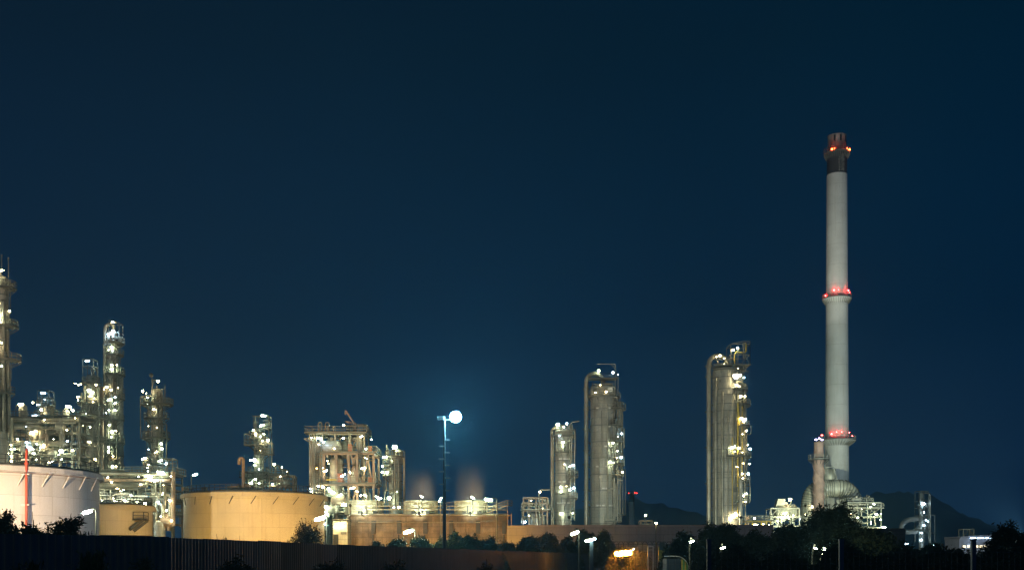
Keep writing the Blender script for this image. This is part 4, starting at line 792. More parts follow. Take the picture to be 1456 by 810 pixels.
m = MB(); m.box(0, 4, T.Z(752)/2, 38*T.s, 8, T.Z(752)); T.part('wall', m, 'greybox')
m = MB(); m.box(0, 4, T.Z(752)+.12, 38.6*T.s, 8.3, .2); T.part('roof', m, 'greybox')
T = Thing('warehouse', 'pale far building with a strip of blue-white lamps at the right', 'building', 1395, 300)
m = MB(); m.box(T.X(1392), 6, T.Z(764)/2, 52*T.s, 10, T.Z(764)); T.part('wall', m, 'bld')
m = MB(); m.add([(T.X(a), y, T.Z(b)) for y in (.4, 11.5) for a, b in ((1366, 762), (1418, 759), (1418, 764), (1366, 765))], [(0, 3, 2, 1), (4, 5, 6, 7), (0, 1, 5, 4), (1, 2, 6, 5), (2, 3, 7, 6), (3, 0, 4, 7)]); T.part('roof', m, 'bld')
m = MB(); m.cage(T.X(1374), T.X(1389), 2, 5, [T.Z(762), T.Z(751.5)], .22); m.beam((T.X(1374), 2, T.Z(762)), (T.X(1381), 2, T.Z(752)), .12); m.beam((T.X(1389), 2, T.Z(762)), (T.X(1382), 2, T.Z(752)), .12); T.part('roof_frame', m, 'galv')
for x0_, x1_ in ((1380, 1388), (1390, 1399), (1401, 1406), (1408, 1412)):
    m = MB(); m.tube([(T.X(x0_), .2, T.Z(764.5)), (T.X(x1_), .2, T.Z(764.2))], .16, 6); T.part('strip_lamp', m, E(BLUEW, 7))
lamps(T, [(1379.5, 769.5, 'bt', .7, -2, 30, 0)])
m = MB()
for x in range(1373, 1412, 6): m.box(T.X(x), .9, T.Z(776), .7, .2, .6)
T.part('window', m, E(WARM, 1.5))
# three little lamps in the far distance
for i, (x, y_, lb, c, r_) in enumerate([(1289, 773, 'small blue-white lamp low between trees, left of the scrubber foot', 'b', .6), (1328, 773.5, 'small lamp right of the scrubber foot at treetop height', 'b', .4), (933, 743, 'single lamp post standing behind the pale wall, right of the little far chimney', 'w', .55)]):
    T = Thing('street_lamp', lb, 'street lamp', x, 300 if i < 2 else 175, 'distant lamps'); T.lamp(x, y_, 0, COLS[c], r_*(1 if i < 2 else .55), 26)
    m = MB(); m.tube([(0, .3, 0), (0, .3, T.Z(y_)+.2)], .09, 8); T.part('pole', m, 'steel')
# ================================================================== setting
m = MB(); m.add([(-2090, -75, 0), (2090, -75, 0), (2090, 2595, 0), (-2090, 2595, 0)], [(0, 1, 2, 3)])
g = m.build('ground', paint('ground_soil', (.09, .08, .06), .95, 0, .4, .15, False)); g['kind'] = 'structure'
def hill(prof, D, depth, name='hills'):
    """real ridge: profile (px, py) at distance D, falling away in front and behind with rough slopes"""
    rg = random.Random(int(D)); s = D/F; n = 90; k = 14; vs = []; fs = []
    def zp(px):
        for (a, b), (c, d) in zip(prof, prof[1:]):
            if a <= px <= c: t = (px-a)/(c-a); t = t*t*(3-2*t); return b+(d-b)*t
        return HY
    xa, xb = prof[0][0], prof[-1][0]
    for j in range(k+1):
        v = j/k*2-1
        for i in range(n+1):
            px = xa+(xb-xa)*i/n; h_ = max(0, (HY-zp(px))*s+EYE)
            e = (1-abs(v))**.9*(1 if v > 0 else 1); z = h_*e*(1+.10*math.sin(i*.9+j*1.3)*(1-e)+.04*rg.uniform(-1, 1)*(1 if j == k//2 else 1.5))
            vs.append(((px-CX)*s+math.sin(j*2.1)*8, D+v*depth, z-.5))
    for j in range(k):
        for i in range(n): a = j*(n+1)+i; fs.append((a, a+1, a+n+2, a+n+1))
    m = MB(); m.add(vs, fs, True); o = m.build(name, M['hillm']); o['kind'] = 'structure'
M['hillm'] = leafmat('hill_forest', (.05, .08, .06), (.09, .12, .09))
hill([(560, 795), (700, 765), (800, 728), (850, 714), (895, 709), (935, 716), (975, 727), (1030, 741), (1100, 757), (1180, 768)], 2150, 380)
hill([(1060, 795), (1150, 745), (1205, 713), (1245, 699), (1275, 697), (1305, 700), (1335, 713), (1365, 730), (1400, 746), (1440, 757), (1540, 770), (1640, 780)], 1800, 330)

# long pale wall
T = Thing('perimeter_wall', 'long pinkish precast concrete wall running behind the trees at the centre right', 'wall', 905, 182)
m = MB(); a, b = T.X(748), T.X(1100); z = T.Z(746.5); m.box((a+b)/2, .2, z/2, b-a, .35, z); T.part('panel_wall', m, 'wall')
m = MB(); m.box((a+b)/2, .2, z+.06, b-a, .5, .12); T.part('coping', m, 'wall')
for x in range(775, 1100, 33): m = MB(); m.box(T.X(x), -.05, z/2-.05, .14, .2, z-.1); T.part('wall_joint', m, 'wall')
T = Thing('perimeter_wall', 'short end section of pale wall butting against the orange cooling tower', 'wall', 735, 186)
m = MB(); a, b = T.X(721), T.X(748); z = T.Z(747.5); m.box((a+b)/2, .2, z/2, b-a, .35, z); T.part('panel_wall', m, 'wall')
m = MB(); m.box((a+b)/2, .2, z+.06, b-a, .5, .12); T.part('coping', m, 'wall')
m = MB(); m.beam((T.X(722), -.5, z), (T.X(722), -.5, z+2.6), .1); m.beam((T.X(727), -.5, z), (T.X(727), -.5, z+2.2), .1); m.beam((T.X(722), -.5, z+1.8), (T.X(727), -.5, z+1.8), .08); T.part('fence_post', m, 'rust')

# corrugated near fence along a bending line
line = [(-26, 29), (-17.3, 37), (-13.3, 42.6), (-10.2, 64), (-.5, 108), (13.7, 175)]
fence = bpy.data.objects.new('sheet_fence', None); C.objects.link(fence); fence.location = (-17.3, 37, 0)
tag(fence, 'dark corrugated steel sheet fence running the width of the left foreground', 'fence')
def fp(p): return (p[0]+17.3, p[1]-37)
fi = 0
for p, q in zip(line, line[1:]):
    (x0, y0), (x1, y1) = fp(p), fp(q); L = math.hypot(x1-x0, y1-y0); ux, uy = (x1-x0)/L, (y1-y0)/L; nx, ny = uy, -ux
    pl = 3.0; k = max(1, round(L/pl)); pl = L/k
    for j in range(k):
        m = MB(); st = .15; n = max(4, int(pl/st)); vs = []; dz = rnd.uniform(-.03, .03)
        for i in range(n*2+1):
            d = j*pl+pl*i/(n*2)*.995; o_ = .045*(1 if (i//1) % 4 in (1, 2) else 0)+rnd.uniform(-.004, .004)
            for zz in (.05, 2.48+dz): vs.append((x0+ux*d+nx*o_, y0+uy*d+ny*o_, zz))
            for zz in (.05, 2.48+dz): vs.append((x0+ux*d+nx*(o_-.012), y0+uy*d+ny*(o_-.012), zz))
        fs = []
        for i in range(n*2): a = i*4; fs += [(a, a+4, a+5, a+1), (a+2, a+3, a+7, a+6), (a+1, a+5, a+7, a+3)]
        m.add(vs, fs); m.build('sheet_panel', M[rnd.choice(('fence', 'fence', 'fence_b', 'fence_c')) if p[1] < 60 else 'fence_c'], fence)
        if j % 1 == 0:
            m = MB(); d = j*pl; m.beam((x0+ux*d-nx*.08, y0+uy*d-ny*.08, 0), (x0+ux*d-nx*.08, y0+uy*d-ny*.08, 2.45), .09); m.build('fence_post', M['steel'], fence)
    m = MB(); m.beam((x0-nx*.05, y0-ny*.05, 2.42), (x1-nx*.05, y1-ny*.05, 2.42), .06, .08); m.build('top_rail', M['galv'] if p[0] > -2 else M['fence'], fence)

# welded mesh fence, right foreground
T = Thing('mesh_fence', 'thin welded mesh fence with blue posts across the lower right foreground', 'fence', 1100, 20)
xs = [1006+188*i for i in range(5)]
for x in xs: m = MB(); m.beam((T.X(x+2), 0, -.0), (T.X(x+2), 0, T.Z(768)), .075); m.box(T.X(x+2), 0, T.Z(768)+.015, .09, .09, .03); T.part('fence_post', m, 'fence_p')
m = MB(); t = .005
for x in [846+i*8.2 for i in range(int((xs[-1]-846)/8.2))]:
    m.beam((T.X(x), .045, .05), (T.X(x), .045, T.Z(784)), t)
for i in range(8): m.beam((T.X(846), .05, .2+i*.22), (T.X(xs[-1]), .05, .2+i*.22), t)
T.part('wire_mesh', m, 'wire')

# spiked palisade in front of the long wall
T = Thing('palisade_fence', 'spiked metal fence in front of the pale wall, above the orange glow', 'fence', 930, 130)
m = MB()
for i in range(21):
    x = T.X(866+i*6.8); m.beam((x, 0, 0), (x, 0, T.Z(772)), .07); m.beam((x, 0, T.Z(772)), (x-.22, -.1, T.Z(769)), .06); m.beam((x, 0, T.Z(772)), (x+.22, -.1, T.Z(769)), .06)
    for k in (1.7, 3.4, 5.1): m.beam((x+k*T.s, 0, 0), (x+k*T.s, 0, T.Z(775)), .035)
for yy in (773, 781): m.beam((T.X(866), 0, T.Z(yy)), (T.X(1003), 0, T.Z(yy)), .06)
T.part('spiked_panel', m, 'dark')
T = Thing('gate_frame', 'narrow white gate frame by the spiked fence, right of the orange glow', 'gate', 925, 128)
m = MB(); z = T.Z(776)
for x in (921.5, 928.5): m.beam((T.X(x), 0, 0), (T.X(x), 0, z), .12)
m.beam((T.X(921.5), 0, z), (T.X(928.5), 0, z), .12); m.beam((T.X(921.5), 0, T.Z(781)), (T.X(928.5), 0, T.Z(781)), .06); T.part('frame', m, 'white')
T = Thing('equipment_cabinet', 'small yellow-green cabinet by the spiked fence right of the white gate frame', 'cabinet', 941, 127)
m = MB(); m.box(0, 0, T.Z(776)/2, .75, .5, T.Z(776)); T.part('body', m, 'yellow'); m = MB(); m.box(0, -.27, T.Z(783)+.6, .6, .03, .9); T.part('door', m, 'steel')
T = Thing('rounded_kiosk', 'small rounded white canopy with yellow-green striped end behind the mesh fence', 'kiosk', 966, 60)
def shellarc(m, x0, x1, y, dep, ztop, zb, n=12):
    vs = []; fs = []
    for j, yy in enumerate((y, y+dep)):
        for t in (0, .05):
            for i in range(n+1):
                u = i/n; a = math.pi*.5*u; vs.append((x0+(x1-x0)*(math.sin(a)), yy, zb+(ztop-zb)*(math.cos(a)**.9 if a < 1.57 else 0)-t))
    q = n+1
    for i in range(n): fs += [(i, i+1, 2*q+i+1, 2*q+i), (q+i, 3*q+i, 3*q+i+1, q+i+1), (i, q+i, q+i+1, i+1), (2*q+i, 2*q+i+1, 3*q+i+1, 3*q+i)]
    m.add(vs, fs)
m = MB(); shellarc(m, T.X(962), T.X(980), 0, 1.6, T.Z(789.5), T.Z(812)); m.box((T.X(950)+T.X(962))/2, .8, T.Z(790), (12)*T.s, 1.6, .06); T.part('canopy', m, 'white')
for i, (x, c) in enumerate(((970, 'yellow'), (972.5, 'green'), (975, 'yellow'), (977, 'green'))):
    m = MB(); zt = T.Z(793+i*2.0); m.box(T.X(x), .1, zt/2, .085, .04, zt); T.part('striped_panel', m, c)
m = MB(); m.box(T.X(958), .8, T.Z(791)/2-.05, 20*T.s, 1.5, T.Z(791)-.1); T.part('booth_wall', m, 'fence')

# ================================================================== floodlight mast in the middle
T = Thing('floodlight_mast', 'tall grey mast with step irons carrying the brilliant blue-white floodlight', 'floodlight mast', 632, 92)
m = MB(); m.tube([(0, 0, 0), (0, 0, T.Z(597))], [.17, .09], 10); T.part('pole', m, 'dark')
m = MB()
for i, yy in enumerate(range(625, 720, 9)): m.beam((0, -.05, T.Z(yy)), ((.46 if i % 2 == 0 else -.46), -.05, T.Z(yy)), .09, .09)
T.part('step_iron', m, 'white')  # white stands in for the light that catches the steps
m = MB(); m.beam((T.X(622), 0, T.Z(596)), (T.X(652), 0, T.Z(597)), .1); m.beam((0, -.3, T.Z(599)), (0, .5, T.Z(599)), .08); cb = T.part('crossarm', m, 'dark')
for x in (624, 627.5, 631): m = MB(); m.box(T.X(x), -.1, T.Z(594.5), .24, .2, .3, .3); T.part('floodlight', m, 'dark', cb)
m = MB(); m.lathe(T.X(648), .45, [(.02, T.Z(593)-.3), (.3, T.Z(593)-.2), (.3, T.Z(593)+.2), (.02, T.Z(593)+.3)], 12); m.beam((T.X(648), .45, T.Z(597)), (T.X(648), .45, T.Z(593)), .08); hd = T.part('luminaire', m, 'pole')
m = MB(); m.ball((T.X(648), -.1, T.Z(592.5)), .45, 12); T.part('glass', m, E((.26, .70, 1), 850), hd)

# ================================================================== street lamps in front
G3 = 'street lamps behind the near fence'
T = streetlamp(125, 727.5, 105, 'bright slanted street lamp in front of the gap between the left and the low tank', base_px=133, r=.52, tilt=17, st=110, group=G3)
T = streetlamp(455, 737, 105, 'bright slanted street lamp in front of the orange tank\'s right edge, over a bushy tree', base_px=463, r=.52, tilt=16, st=110, group=G3)
T = streetlamp(580.5, 755.5, 100, 'bright slanted street lamp low in front of the cooling tower wall', base_px=589, r=.42, tilt=17, st=110, group=G3)
T = streetlamp(817, 757.5, 80, 'pair of close white lamps among the bushes below the two middle grey columns', base_px=824, r=.42, tilt=20, st=50, group=G3)
T = streetlamp(899, 781, 132, 'small slanted lamp just right of the orange glow', base_px=904, r=.33, tilt=25, st=40, col='w', group=G3)
for (x, y_, t, lb) in ((983, 769.5, 20, 'upper of two tiny white lamps seen through the tree below the widest column'), (1027.5, 778.5, 20, 'lower of two tiny white lamps seen through the tree below the widest column'), (1159, 779, -18, 'tiny slanted lamp just left of the white glare inside the big dark tree')):
    streetlamp(x, y_, 57, lb, r=.12, tilt=t, st=90, group=G3)
T = streetlamp(1171.5, 784.5, 56, 'round white lamp glaring through the big dark tree at the lower right', r=.2, tilt=80, st=400, group=G3)
T = Thing('street_lamp', 'orange sodium lamp glowing low among spiky bushes in front of the pale wall', 'street lamp', 886, 131, G3)
T.lamp(886, 786, 0, (1, .36, .03), .95, 90, 'tube', 3); T.lamp(880, 787, 0, (1, .36, .03), .45, 80); m = MB(); m.tube([(0, .4, 0), (0, .4, T.Z(785))], .08, 8); T.part('pole', m, 'dark')
T = Thing('street_lamp', 'double-headed lamp on a blue post rising from the mesh fence', 'street lamp', 841, 42, G3)
m = MB(); m.beam((0, 0, 0), (0, 0, T.Z(767)), .13); m.beam((T.X(836), 0, T.Z(766.5)), (T.X(845), 0, T.Z(766)), .06); T.part('pole', m, 'fence_p')
T.lamp(836.5, 768, -.1, GREENW, .17, 40, 'tube', 12); T.lamp(845, 765.5, -.1, BLUEW, .06, 30)
# sodium and white floods that light the tank walls and columns (heads stand behind the near fence; a few are added fill)
def flood(x, y, z, tx, ty, tz, col, power, label, cone=70, blend=.7, size=.5, arm=None):
    o = bpy.data.objects.new('floodlight', None); C.objects.link(o); o.location = (x, y, 0)
    tag(o, label, 'floodlight', 'floodlights aimed at the plant')
    m = MB(); m.tube(arm if arm else [(0, 0, 0), (0, 0, z-.1)], .06, 8); m.build('pole', M['dark'], o)
    d = (Vector((tx, ty, tz))-Vector((x, y, z))).normalized()
    m = MB(); m.tube([Vector((0, 0, z))-d*.35, Vector((0, 0, z))-d*.05], [.15, .3], 10); m.build('luminaire', M['dark'], o)
    l = bpy.data.lights.new('flood', 'SPOT'); l.energy = power; l.color = col; l.spot_size = R(cone); l.spot_blend = blend; l.shadow_soft_size = size*.5
    lo = bpy.data.objects.new('flood_light', l); C.objects.link(lo); lo.parent = o; lo.location = Vector((0, 0, z))+d*.1
    lo.rotation_euler = d.to_track_quat('-Z', 'Y').to_euler()
SODC, WH, GRW, BLU, PK = (1, .47, .02), (1, .66, .22), (.88, 1, .56), (.55, .75, 1), (1, .72, .60)
flood(-36, 122, 1.6, -39, 178, 8, SODC, 26000, 'sodium floodlight aimed at the right half of the orange tank', 76, .9)
flood(-30, 135, 1.8, -37, 178, 7, SODC, 26000, 'sodium floodlight aimed at the right edge of the orange tank', 84, .9)
flood(-47, 146, 1.8, -48, 180, 7, (1, .66, .26), 13000, 'warm floodlight aimed at the left part of the orange tank', 80, .9)
flood(-60, 84, 1.6, -56, 127, 7, (1, .70, .42), 230000, 'sodium floodlight aimed at the left part of the huge tank', 80, .8)
flood(-34, 112, 1.8, -53, 140, 7, (.80, .80, 1), 9000, 'cool floodlight aimed at the right part of the huge tank', 70, .9)
flood(-50, 141, 2, -62, 168, 6, (1, .70, .07), 3500, 'floodlight aimed at the low yellow tank', 80, .9)
flood(-8, 165, 2, -12, 200, 4, (1, .50, .1), 13000, 'floodlight aimed at the tan cooling tower wall', 150, .9)
flood(-24, 165, 2, -24, 200, 4, (1, .58, .16), 9500, 'floodlight aimed at the left end of the cooling tower wall', 150, .9)
flood(-3, 174, 2, -8, 200, 4, SODC, 6000, 'floodlight aimed at the right end of the cooling tower', 120, .9)
for fx_, lb_ in ((518, 'left-hand'), (598.5, 'middle'), (669.5, 'right-hand')):  # lamps and arms added to whiten the stack fronts
    flood((fx_-CX)*200/F, 196.6, 9.9, (fx_-CX)*204/F, 204, 11.9, (.95, 1, .72), 2400, 'small added floodlight on a deck arm aimed at the %s fan stack' % lb_, 80, .9, .5, [(0, 3.6, 9.4), (0, .1, 9.7)])
flood(22, 150, 2, 24, 182, 4, PK, 1150, 'pinkish floodlight aimed at the pale wall left part', 150, .9)
flood(42, 150, 2, 44, 182, 4, PK, 1150, 'pinkish floodlight aimed at the pale wall right part', 150, .9)
flood(10, 192, 9, 19, 250, 20, (.96, 1, .76), 50000, 'floodlight on the wall aimed up the two middle grey columns', 80, .9)
flood(40, 192, 9, 51, 250, 22, (.94, 1, .76), 42000, 'floodlight on the wall aimed up the widest grey column', 80, .9)
flood(62, 195, 9, 48, 250, 25, (.6, .8, 1), 9000, 'blue-white floodlight aimed at the right flank of the widest column', 80, .9)
flood(72, 225, 6, 88, 300, 25, (.95, 1, .70), 135000, 'strong floodlight aimed up the tall chimney', 95, .9)
flood(100, 215, 6, 90, 300, 70, (.72, .88, 1), 125000, 'second floodlight aimed up the tall chimney from the right', 70, .9)
flood(66, 235, 6, 88, 300, 95, (1, .95, .78), 240000, 'third floodlight aimed at the upper chimney', 30, .9)
flood(-98, 165, 14, -92, 205, 28, (.95, 1, .72), 7500, 'added fill floodlight aimed at the left pipe rack', 120, .9)  # unseen floods added as fill over the racks and steel structure
flood(-75, 178, 14, -72, 205, 22, (.95, 1, .72), 6500, 'added fill floodlight aimed at the long pipe rack', 130, .9)
flood(-42, 188, 16, -35, 215, 22, (1, .95, .72), 4200, 'added fill floodlight aimed at the crane-topped structure', 130, .9)
flood(-28, 190, 11, -22, 218, 16, (.95, 1, .75), 3600, 'floodlight aimed at the squat column', 90, .9)
flood(-92, 205, 16, -85, 245, 50, (1, .93, .68), 14000, 'floodlight aimed up the tallest gooseneck column', 70, .9)
flood(-96, 150, 16, -95, 190, 48, (1, .97, .72), 14000, 'floodlight aimed up the far left column', 80, .9)
flood(146, 352, 3, 141, 380, 14, BLU, 6000, 'added blue-white fill floodlight aimed up the far right scrubber', 80, .9)  # added to bring out the blue on the scrubber, no such lamp seen
flood(96, 245, 5, 88, 288, 18, GRW, 6000, 'floodlight aimed at the curved flue duct', 90, .9)

# ================================================================== vegetation
def leafy(name, label, cat, px, ytop, hw, D, mat='leaf', n=3500, size=.16, seed=1, dens=1., group=None, lumps=9, ybot=800, dy=None, droop=.0, sway=1.0, top_flat=.7):
    """tree: tapered trunk, branching limbs, twigs, leaf faces clustered on twig ends"""
    rg = random.Random(seed); T = Thing(name, label, cat, px, D, group); s = T.s; W = hw*s; H = T.Z(ytop); dp = dy or W
    tr = MB(); lf = MB(); tips = []
    base = Vector((0, 0, 0)); fork = H*rg.uniform(.2, .3)
    tr.tube([base, (W*.04, 0, fork*.6), (W*.02, .05, fork)], [max(.06, H*.03), max(.045, H*.022), max(.04, H*.018)], 7)
    nl = lumps
    for i in range(nl):
        u = (i+.5)/nl*2-1; u += rg.uniform(-.12, .12); v = rg.uniform(-1, 1)
        e = max(.12, 1-abs(u)**2.2); tz = H*(1-.10*rg.random()) if i == nl//2 else fork+(H-fork)*e*rg.uniform(top_flat, .98)
        tip = Vector((u*W*.92, v*dp*.7, min(tz, H))); mid = Vector((tip.x*.35, tip.y*.35, fork+(tip.z-fork)*.55)); q = H*.012
        pts = bend([(0, .03, fork*.95), mid, tip], 2, 5); tr.tube(pts, [max(.012, q*(1-k/len(pts)*.85)) for k in range(len(pts))], 5)
        for k in range(7):   # twigs
            t = rg.uniform(.35, 1); p = Vector(pts[int(t*(len(pts)-1))]); d = Vector((rg.gauss(0, 1), rg.gauss(0, 1), rg.gauss(.25-droop, .7))).normalized()*W*rg.uniform(.15, .42)*sway
            e_ = p+d; e_.z = max(.3, min(e_.z, H*1.03)); tr.tube([p, p.lerp(e_, .6)+Vector((0, 0, .05)), e_], [.014*H*.2+.008, .01, .006], 4); tips.append((e_, p))
    tips_n = len(tips)
    for k in range(int(n*dens*1.9)):
        e_, p = tips[rg.randrange(tips_n)]; t = rg.random()**.6
        c = p.lerp(e_, t)+Vector((rg.gauss(0, 1), rg.gauss(0, 1), rg.gauss(0, .8)))*W*.10
        if rg.random() < .42:
            u = rg.uniform(-1, 1); c = Vector((u*W, rg.uniform(-1, 1)*dp*.7, rg.uniform(.05, .86)**.8*H*(1-abs(u)**3*.75)*(.88+.12*math.sin(u*9+seed*1.7)*math.sin(u*4.3+seed))))
        if c.z < .05 or c.z > H*1.04: continue
        a = Vector((rg.gauss(0, 1), rg.gauss(0, 1), rg.gauss(0, .7))).normalized(); b = a.cross(Vector((rg.gauss(0, 1), rg.gauss(0, 1), rg.gauss(0, 1)))).normalized(); L = size*1.25*rg.uniform(.5, 1.6); w = L*rg.uniform(.22, .4)
        lf.add([c-a*L*.5, c+b*w*.5, c+a*L*.5, c-b*w*.5], [(0, 1, 2, 3)])
    T.part('trunk', tr, 'bark'); T.part('crown', lf, mat)
    return T
def tuft(name, label, px, ytop, hw, D, n=60, seed=1, mat='leaf_g', cat='plant', group=None):
    """weeping grassy clump: thin arching blades"""
    rg = random.Random(seed); T = Thing(name, label, cat, px, D, group); s = T.s; W = hw*s; H = T.Z(ytop); m = MB()
    for k in range(n):
        bx = rg.uniform(-.45, .45)*W; by = rg.uniform(-.3, .3)*W; a = rg.uniform(0, 6.28); L = rg.uniform(.3, 1)*W*.7; hh = H*rg.uniform(.65, 1.0); wd = .03
        pts = [Vector((bx+math.cos(a)*L*t**1.5, by+math.sin(a)*L*t**1.5, hh*(1-(1-t)**2)*(1 if t < .8 else 1-(t-.8)*.6))) for t in (0, .25, .5, .75, 1)]
        for i in range(4):
            w = wd*(1-i*.2); o_ = Vector((-math.sin(a), math.cos(a), 0))*w; m.add([pts[i]-o_, pts[i]+o_, pts[i+1]+o_*.75, pts[i+1]-o_*.75], [(0, 1, 2, 3)])
            for q in range(3):
                c = pts[i].lerp(pts[i+1], rg.random()); d = Vector((rg.gauss(0, 1), rg.gauss(0, 1), rg.gauss(-.2, .6))).normalized(); b = d.cross(Vector((0, 0, 1)))*.02; m.add([c-b, c+b, c+d*.22], [(0, 1, 2)])
    T.part('frond', m, mat); return T
GV = 'bushes and trees along the fence'
# left
leafy('tree', 'dark leafy tree against the huge tank at the very left edge', 'tree', 2, 714, 46, 52, 'leaf', 9000, .15, 1, group=GV, lumps=8)
leafy('tree', 'wispy dark bush in front of the huge tank, second from the left edge', 'tree', 50, 727, 40, 50, 'leaf', 6000, .15, 2, group=GV, lumps=7, sway=1.2)
leafy('tree', 'dark feathery bush below the red riser pipe of the huge tank', 'tree', 90, 723, 42, 48, 'leaf', 8500, .15, 3, group=GV, lumps=8, sway=1.1)
tuft('grass_clump', 'spiky clump of blades over the fence below the first slanted street lamp', 117, 747, 14, 46, 50, 4, 'leaf', 'grass clump')
tuft('reed_clump', 'tangled weeds on the near side of the fence at the lower left', 130, 772, 34, 24, 110, 5, 'leaf_g', 'weeds')
tuft('reed_clump', 'low weeds on the near side of the fence at the bottom left corner', 40, 790, 36, 20, 80, 6, 'leaf', 'weeds')
# by the orange tank
leafy('tree', 'rounded dark bush topping the fence in front of the orange tank\'s left half', 'bush', 315, 754, 18, 70, 'leaf', 3600, .13, 7, group=GV, lumps=7, top_flat=.95)
leafy('tree', 'wispy sprig of bush above the fence in front of the orange tank\'s middle', 'bush', 341, 761, 12, 70, 'leaf', 220, .13, 8, group=GV, lumps=5)
leafy('tree', 'airy bushy tree in front of the orange tank under a street lamp', 'tree', 436, 731, 39, 88, 'leaf_y', 5500, .13, 9, group=GV, lumps=13, sway=1.0, top_flat=.85)
for i, (x, y_, w, lb) in enumerate([(535, 764, 16, 'low olive bush at the left end of the cooling tower wall'), (566, 758, 20, 'bush just below the slanted lamp on the cooling tower wall, left side'), (597, 753, 20, 'bush just right of the slanted lamp on the cooling tower wall'), (626, 757, 16, 'bush left at the foot of the floodlight mast'), (648, 752, 20, 'bush right at the foot of the floodlight mast'), (668, 749, 18, 'spiky-topped bush in front of the right fan stack wall'), (696, 757, 24, 'broad bush at the right end of the cooling tower wall'), (722, 766, 20, 'low bush in the gap right of the cooling tower')]):
    leafy('bush', lb, 'bush', x, y_-2, w*1.2, 95+i*2+(18 if i == 7 else 0), 'leaf_y' if i < 4 else 'leaf', 4200, .2, 20+i, group=GV, lumps=7, top_flat=.8)
for i, (x, y_, w, lb) in enumerate([(752, 756, 20, 'bush left below the small open pipe unit'), (778, 752, 22, 'dark bush below the thin riser column'), (806, 762, 20, 'bush around the pair of white lamps'), (833, 746, 20, 'dark bush under the thick riser pipe'), (856, 750, 20, 'tall dark bush left of the orange glow'), (862, 762, 13, 'spiky bush hiding the left of the orange glow')]):
    leafy('bush', lb, 'bush', x, y_-2, w*1.25, (132, 143, 154, 164, 171, 176)[i], 'leaf', 5500, .29, 40+i, dy=1.1, group=GV, lumps=7, top_flat=.8)
leafy('bush', 'twiggy bush lit orange right behind the glowing sodium lamp', 'bush', 886, 771, 26, 134, 'leaf_l', 5200, .22, 50, group=GV, lumps=9)
leafy('bush', 'small bush between gate frame and orange glow', 'bush', 910, 779, 20, 133.5, 'leaf_l', 2600, .2, 51, group=GV, lumps=6)
leafy('bush', 'sparse low bush in front of the glowing sodium lamp', 'bush', 884, 786, 18, 128.5, 'leaf_y', 420, .16, 52, group=GV, lumps=6)
# right
leafy('tree', 'brownish leafy tree at the left end of the dark tree mass by the pale wall', 'tree', 970, 750, 34, 74, 'leaf_y', 7000, .19, 60, group=GV, lumps=9, top_flat=.8)
leafy('tree', 'wide dark tree below the widest grey column', 'tree', 1022, 737, 50, 70, 'leaf_y', 15000, .19, 61, group=GV, lumps=12, top_flat=.85)
leafy('tree', 'dark tree filling the gap below the lit pipe skid', 'tree', 1072, 749, 44, 68, 'leaf_y', 11000, .19, 62, group=GV, lumps=10, top_flat=.85)
leafy('tree', 'dark tree below the white-framed unit', 'tree', 1122, 733, 48, 66, 'leaf_y', 14000, .19, 63, group=GV, lumps=12, top_flat=.85)
leafy('tree', 'biggest dark tree in front of the foot of the tall chimney', 'tree', 1180, 711, 66, 64, 'leaf', 26000, .18, 64, group=GV, lumps=16, top_flat=.88)
leafy('tree', 'dark tree sloping down right of the chimney foot', 'tree', 1238, 737, 46, 62, 'leaf', 13000, .18, 65, group=GV, lumps=12, top_flat=.82)
leafy('tree', 'low dark tree left of the blue-lit scrubber', 'tree', 1285, 764, 34, 64, 'leaf', 6500, .18, 66, group=GV, lumps=8, top_flat=.8)
leafy('tree', 'low dark tree at the foot of the blue-lit scrubber', 'tree', 1324, 763, 30, 66, 'leaf', 5500, .18, 67, group=GV, lumps=8)
leafy('tree', 'dark wispy tree at the right edge of the photo', 'tree', 1438, 730, 44, 40, 'leaf', 12000, .12, 68, group=GV, lumps=12, top_flat=.75, sway=1.15)
leafy('bush', 'lit green shrub low in front of the big dark tree', 'bush', 1126, 796, 16, 30, 'leaf_g', 1600, .06, 69, group=GV, lumps=7)
for i, (x, y_, w, D_) in enumerate([(1040, 776, 60, 45), (1110, 774, 50, 46), (1200, 768, 60, 44), (1275, 779, 50, 42), (1350, 774, 56, 40), (1420, 769, 56, 38)]):
    leafy('hedge_bush', ['dark scrub under the wide tree below the widest grey column', 'dark scrub under the tree below the white-framed unit', 'dark scrub under the biggest dark tree', 'dark scrub below the grey shed', 'dark scrub below the pale far building', 'dark scrub at the lower right corner'][i], 'scrub', x, y_, w, D_, 'leaf', 9000, .13, 80+i, group='scrub behind the mesh fence', lumps=12, top_flat=.9)
for i, (x, y_, w, D_, n_) in enumerate([(205, 777, 26, 36, 1500), (335, 780, 40, 34, 2200), (470, 786, 40, 40, 1800), (560, 789, 36, 44, 1500), (692, 793, 30, 44, 900)]):
    leafy('weed', ['weeds growing up the near side of the fence below the low tank', 'weeds before the fence below the orange tank', 'weeds before the fence below the tree at the orange tank', 'weeds before the fence left of the mast foot', 'weeds before the fence right of the mast foot'][i], 'weeds', x, y_, w, D_, 'leaf_y', n_, .09, 120+i, group='weeds in front of the near fence', lumps=10, top_flat=.6, sway=.7)
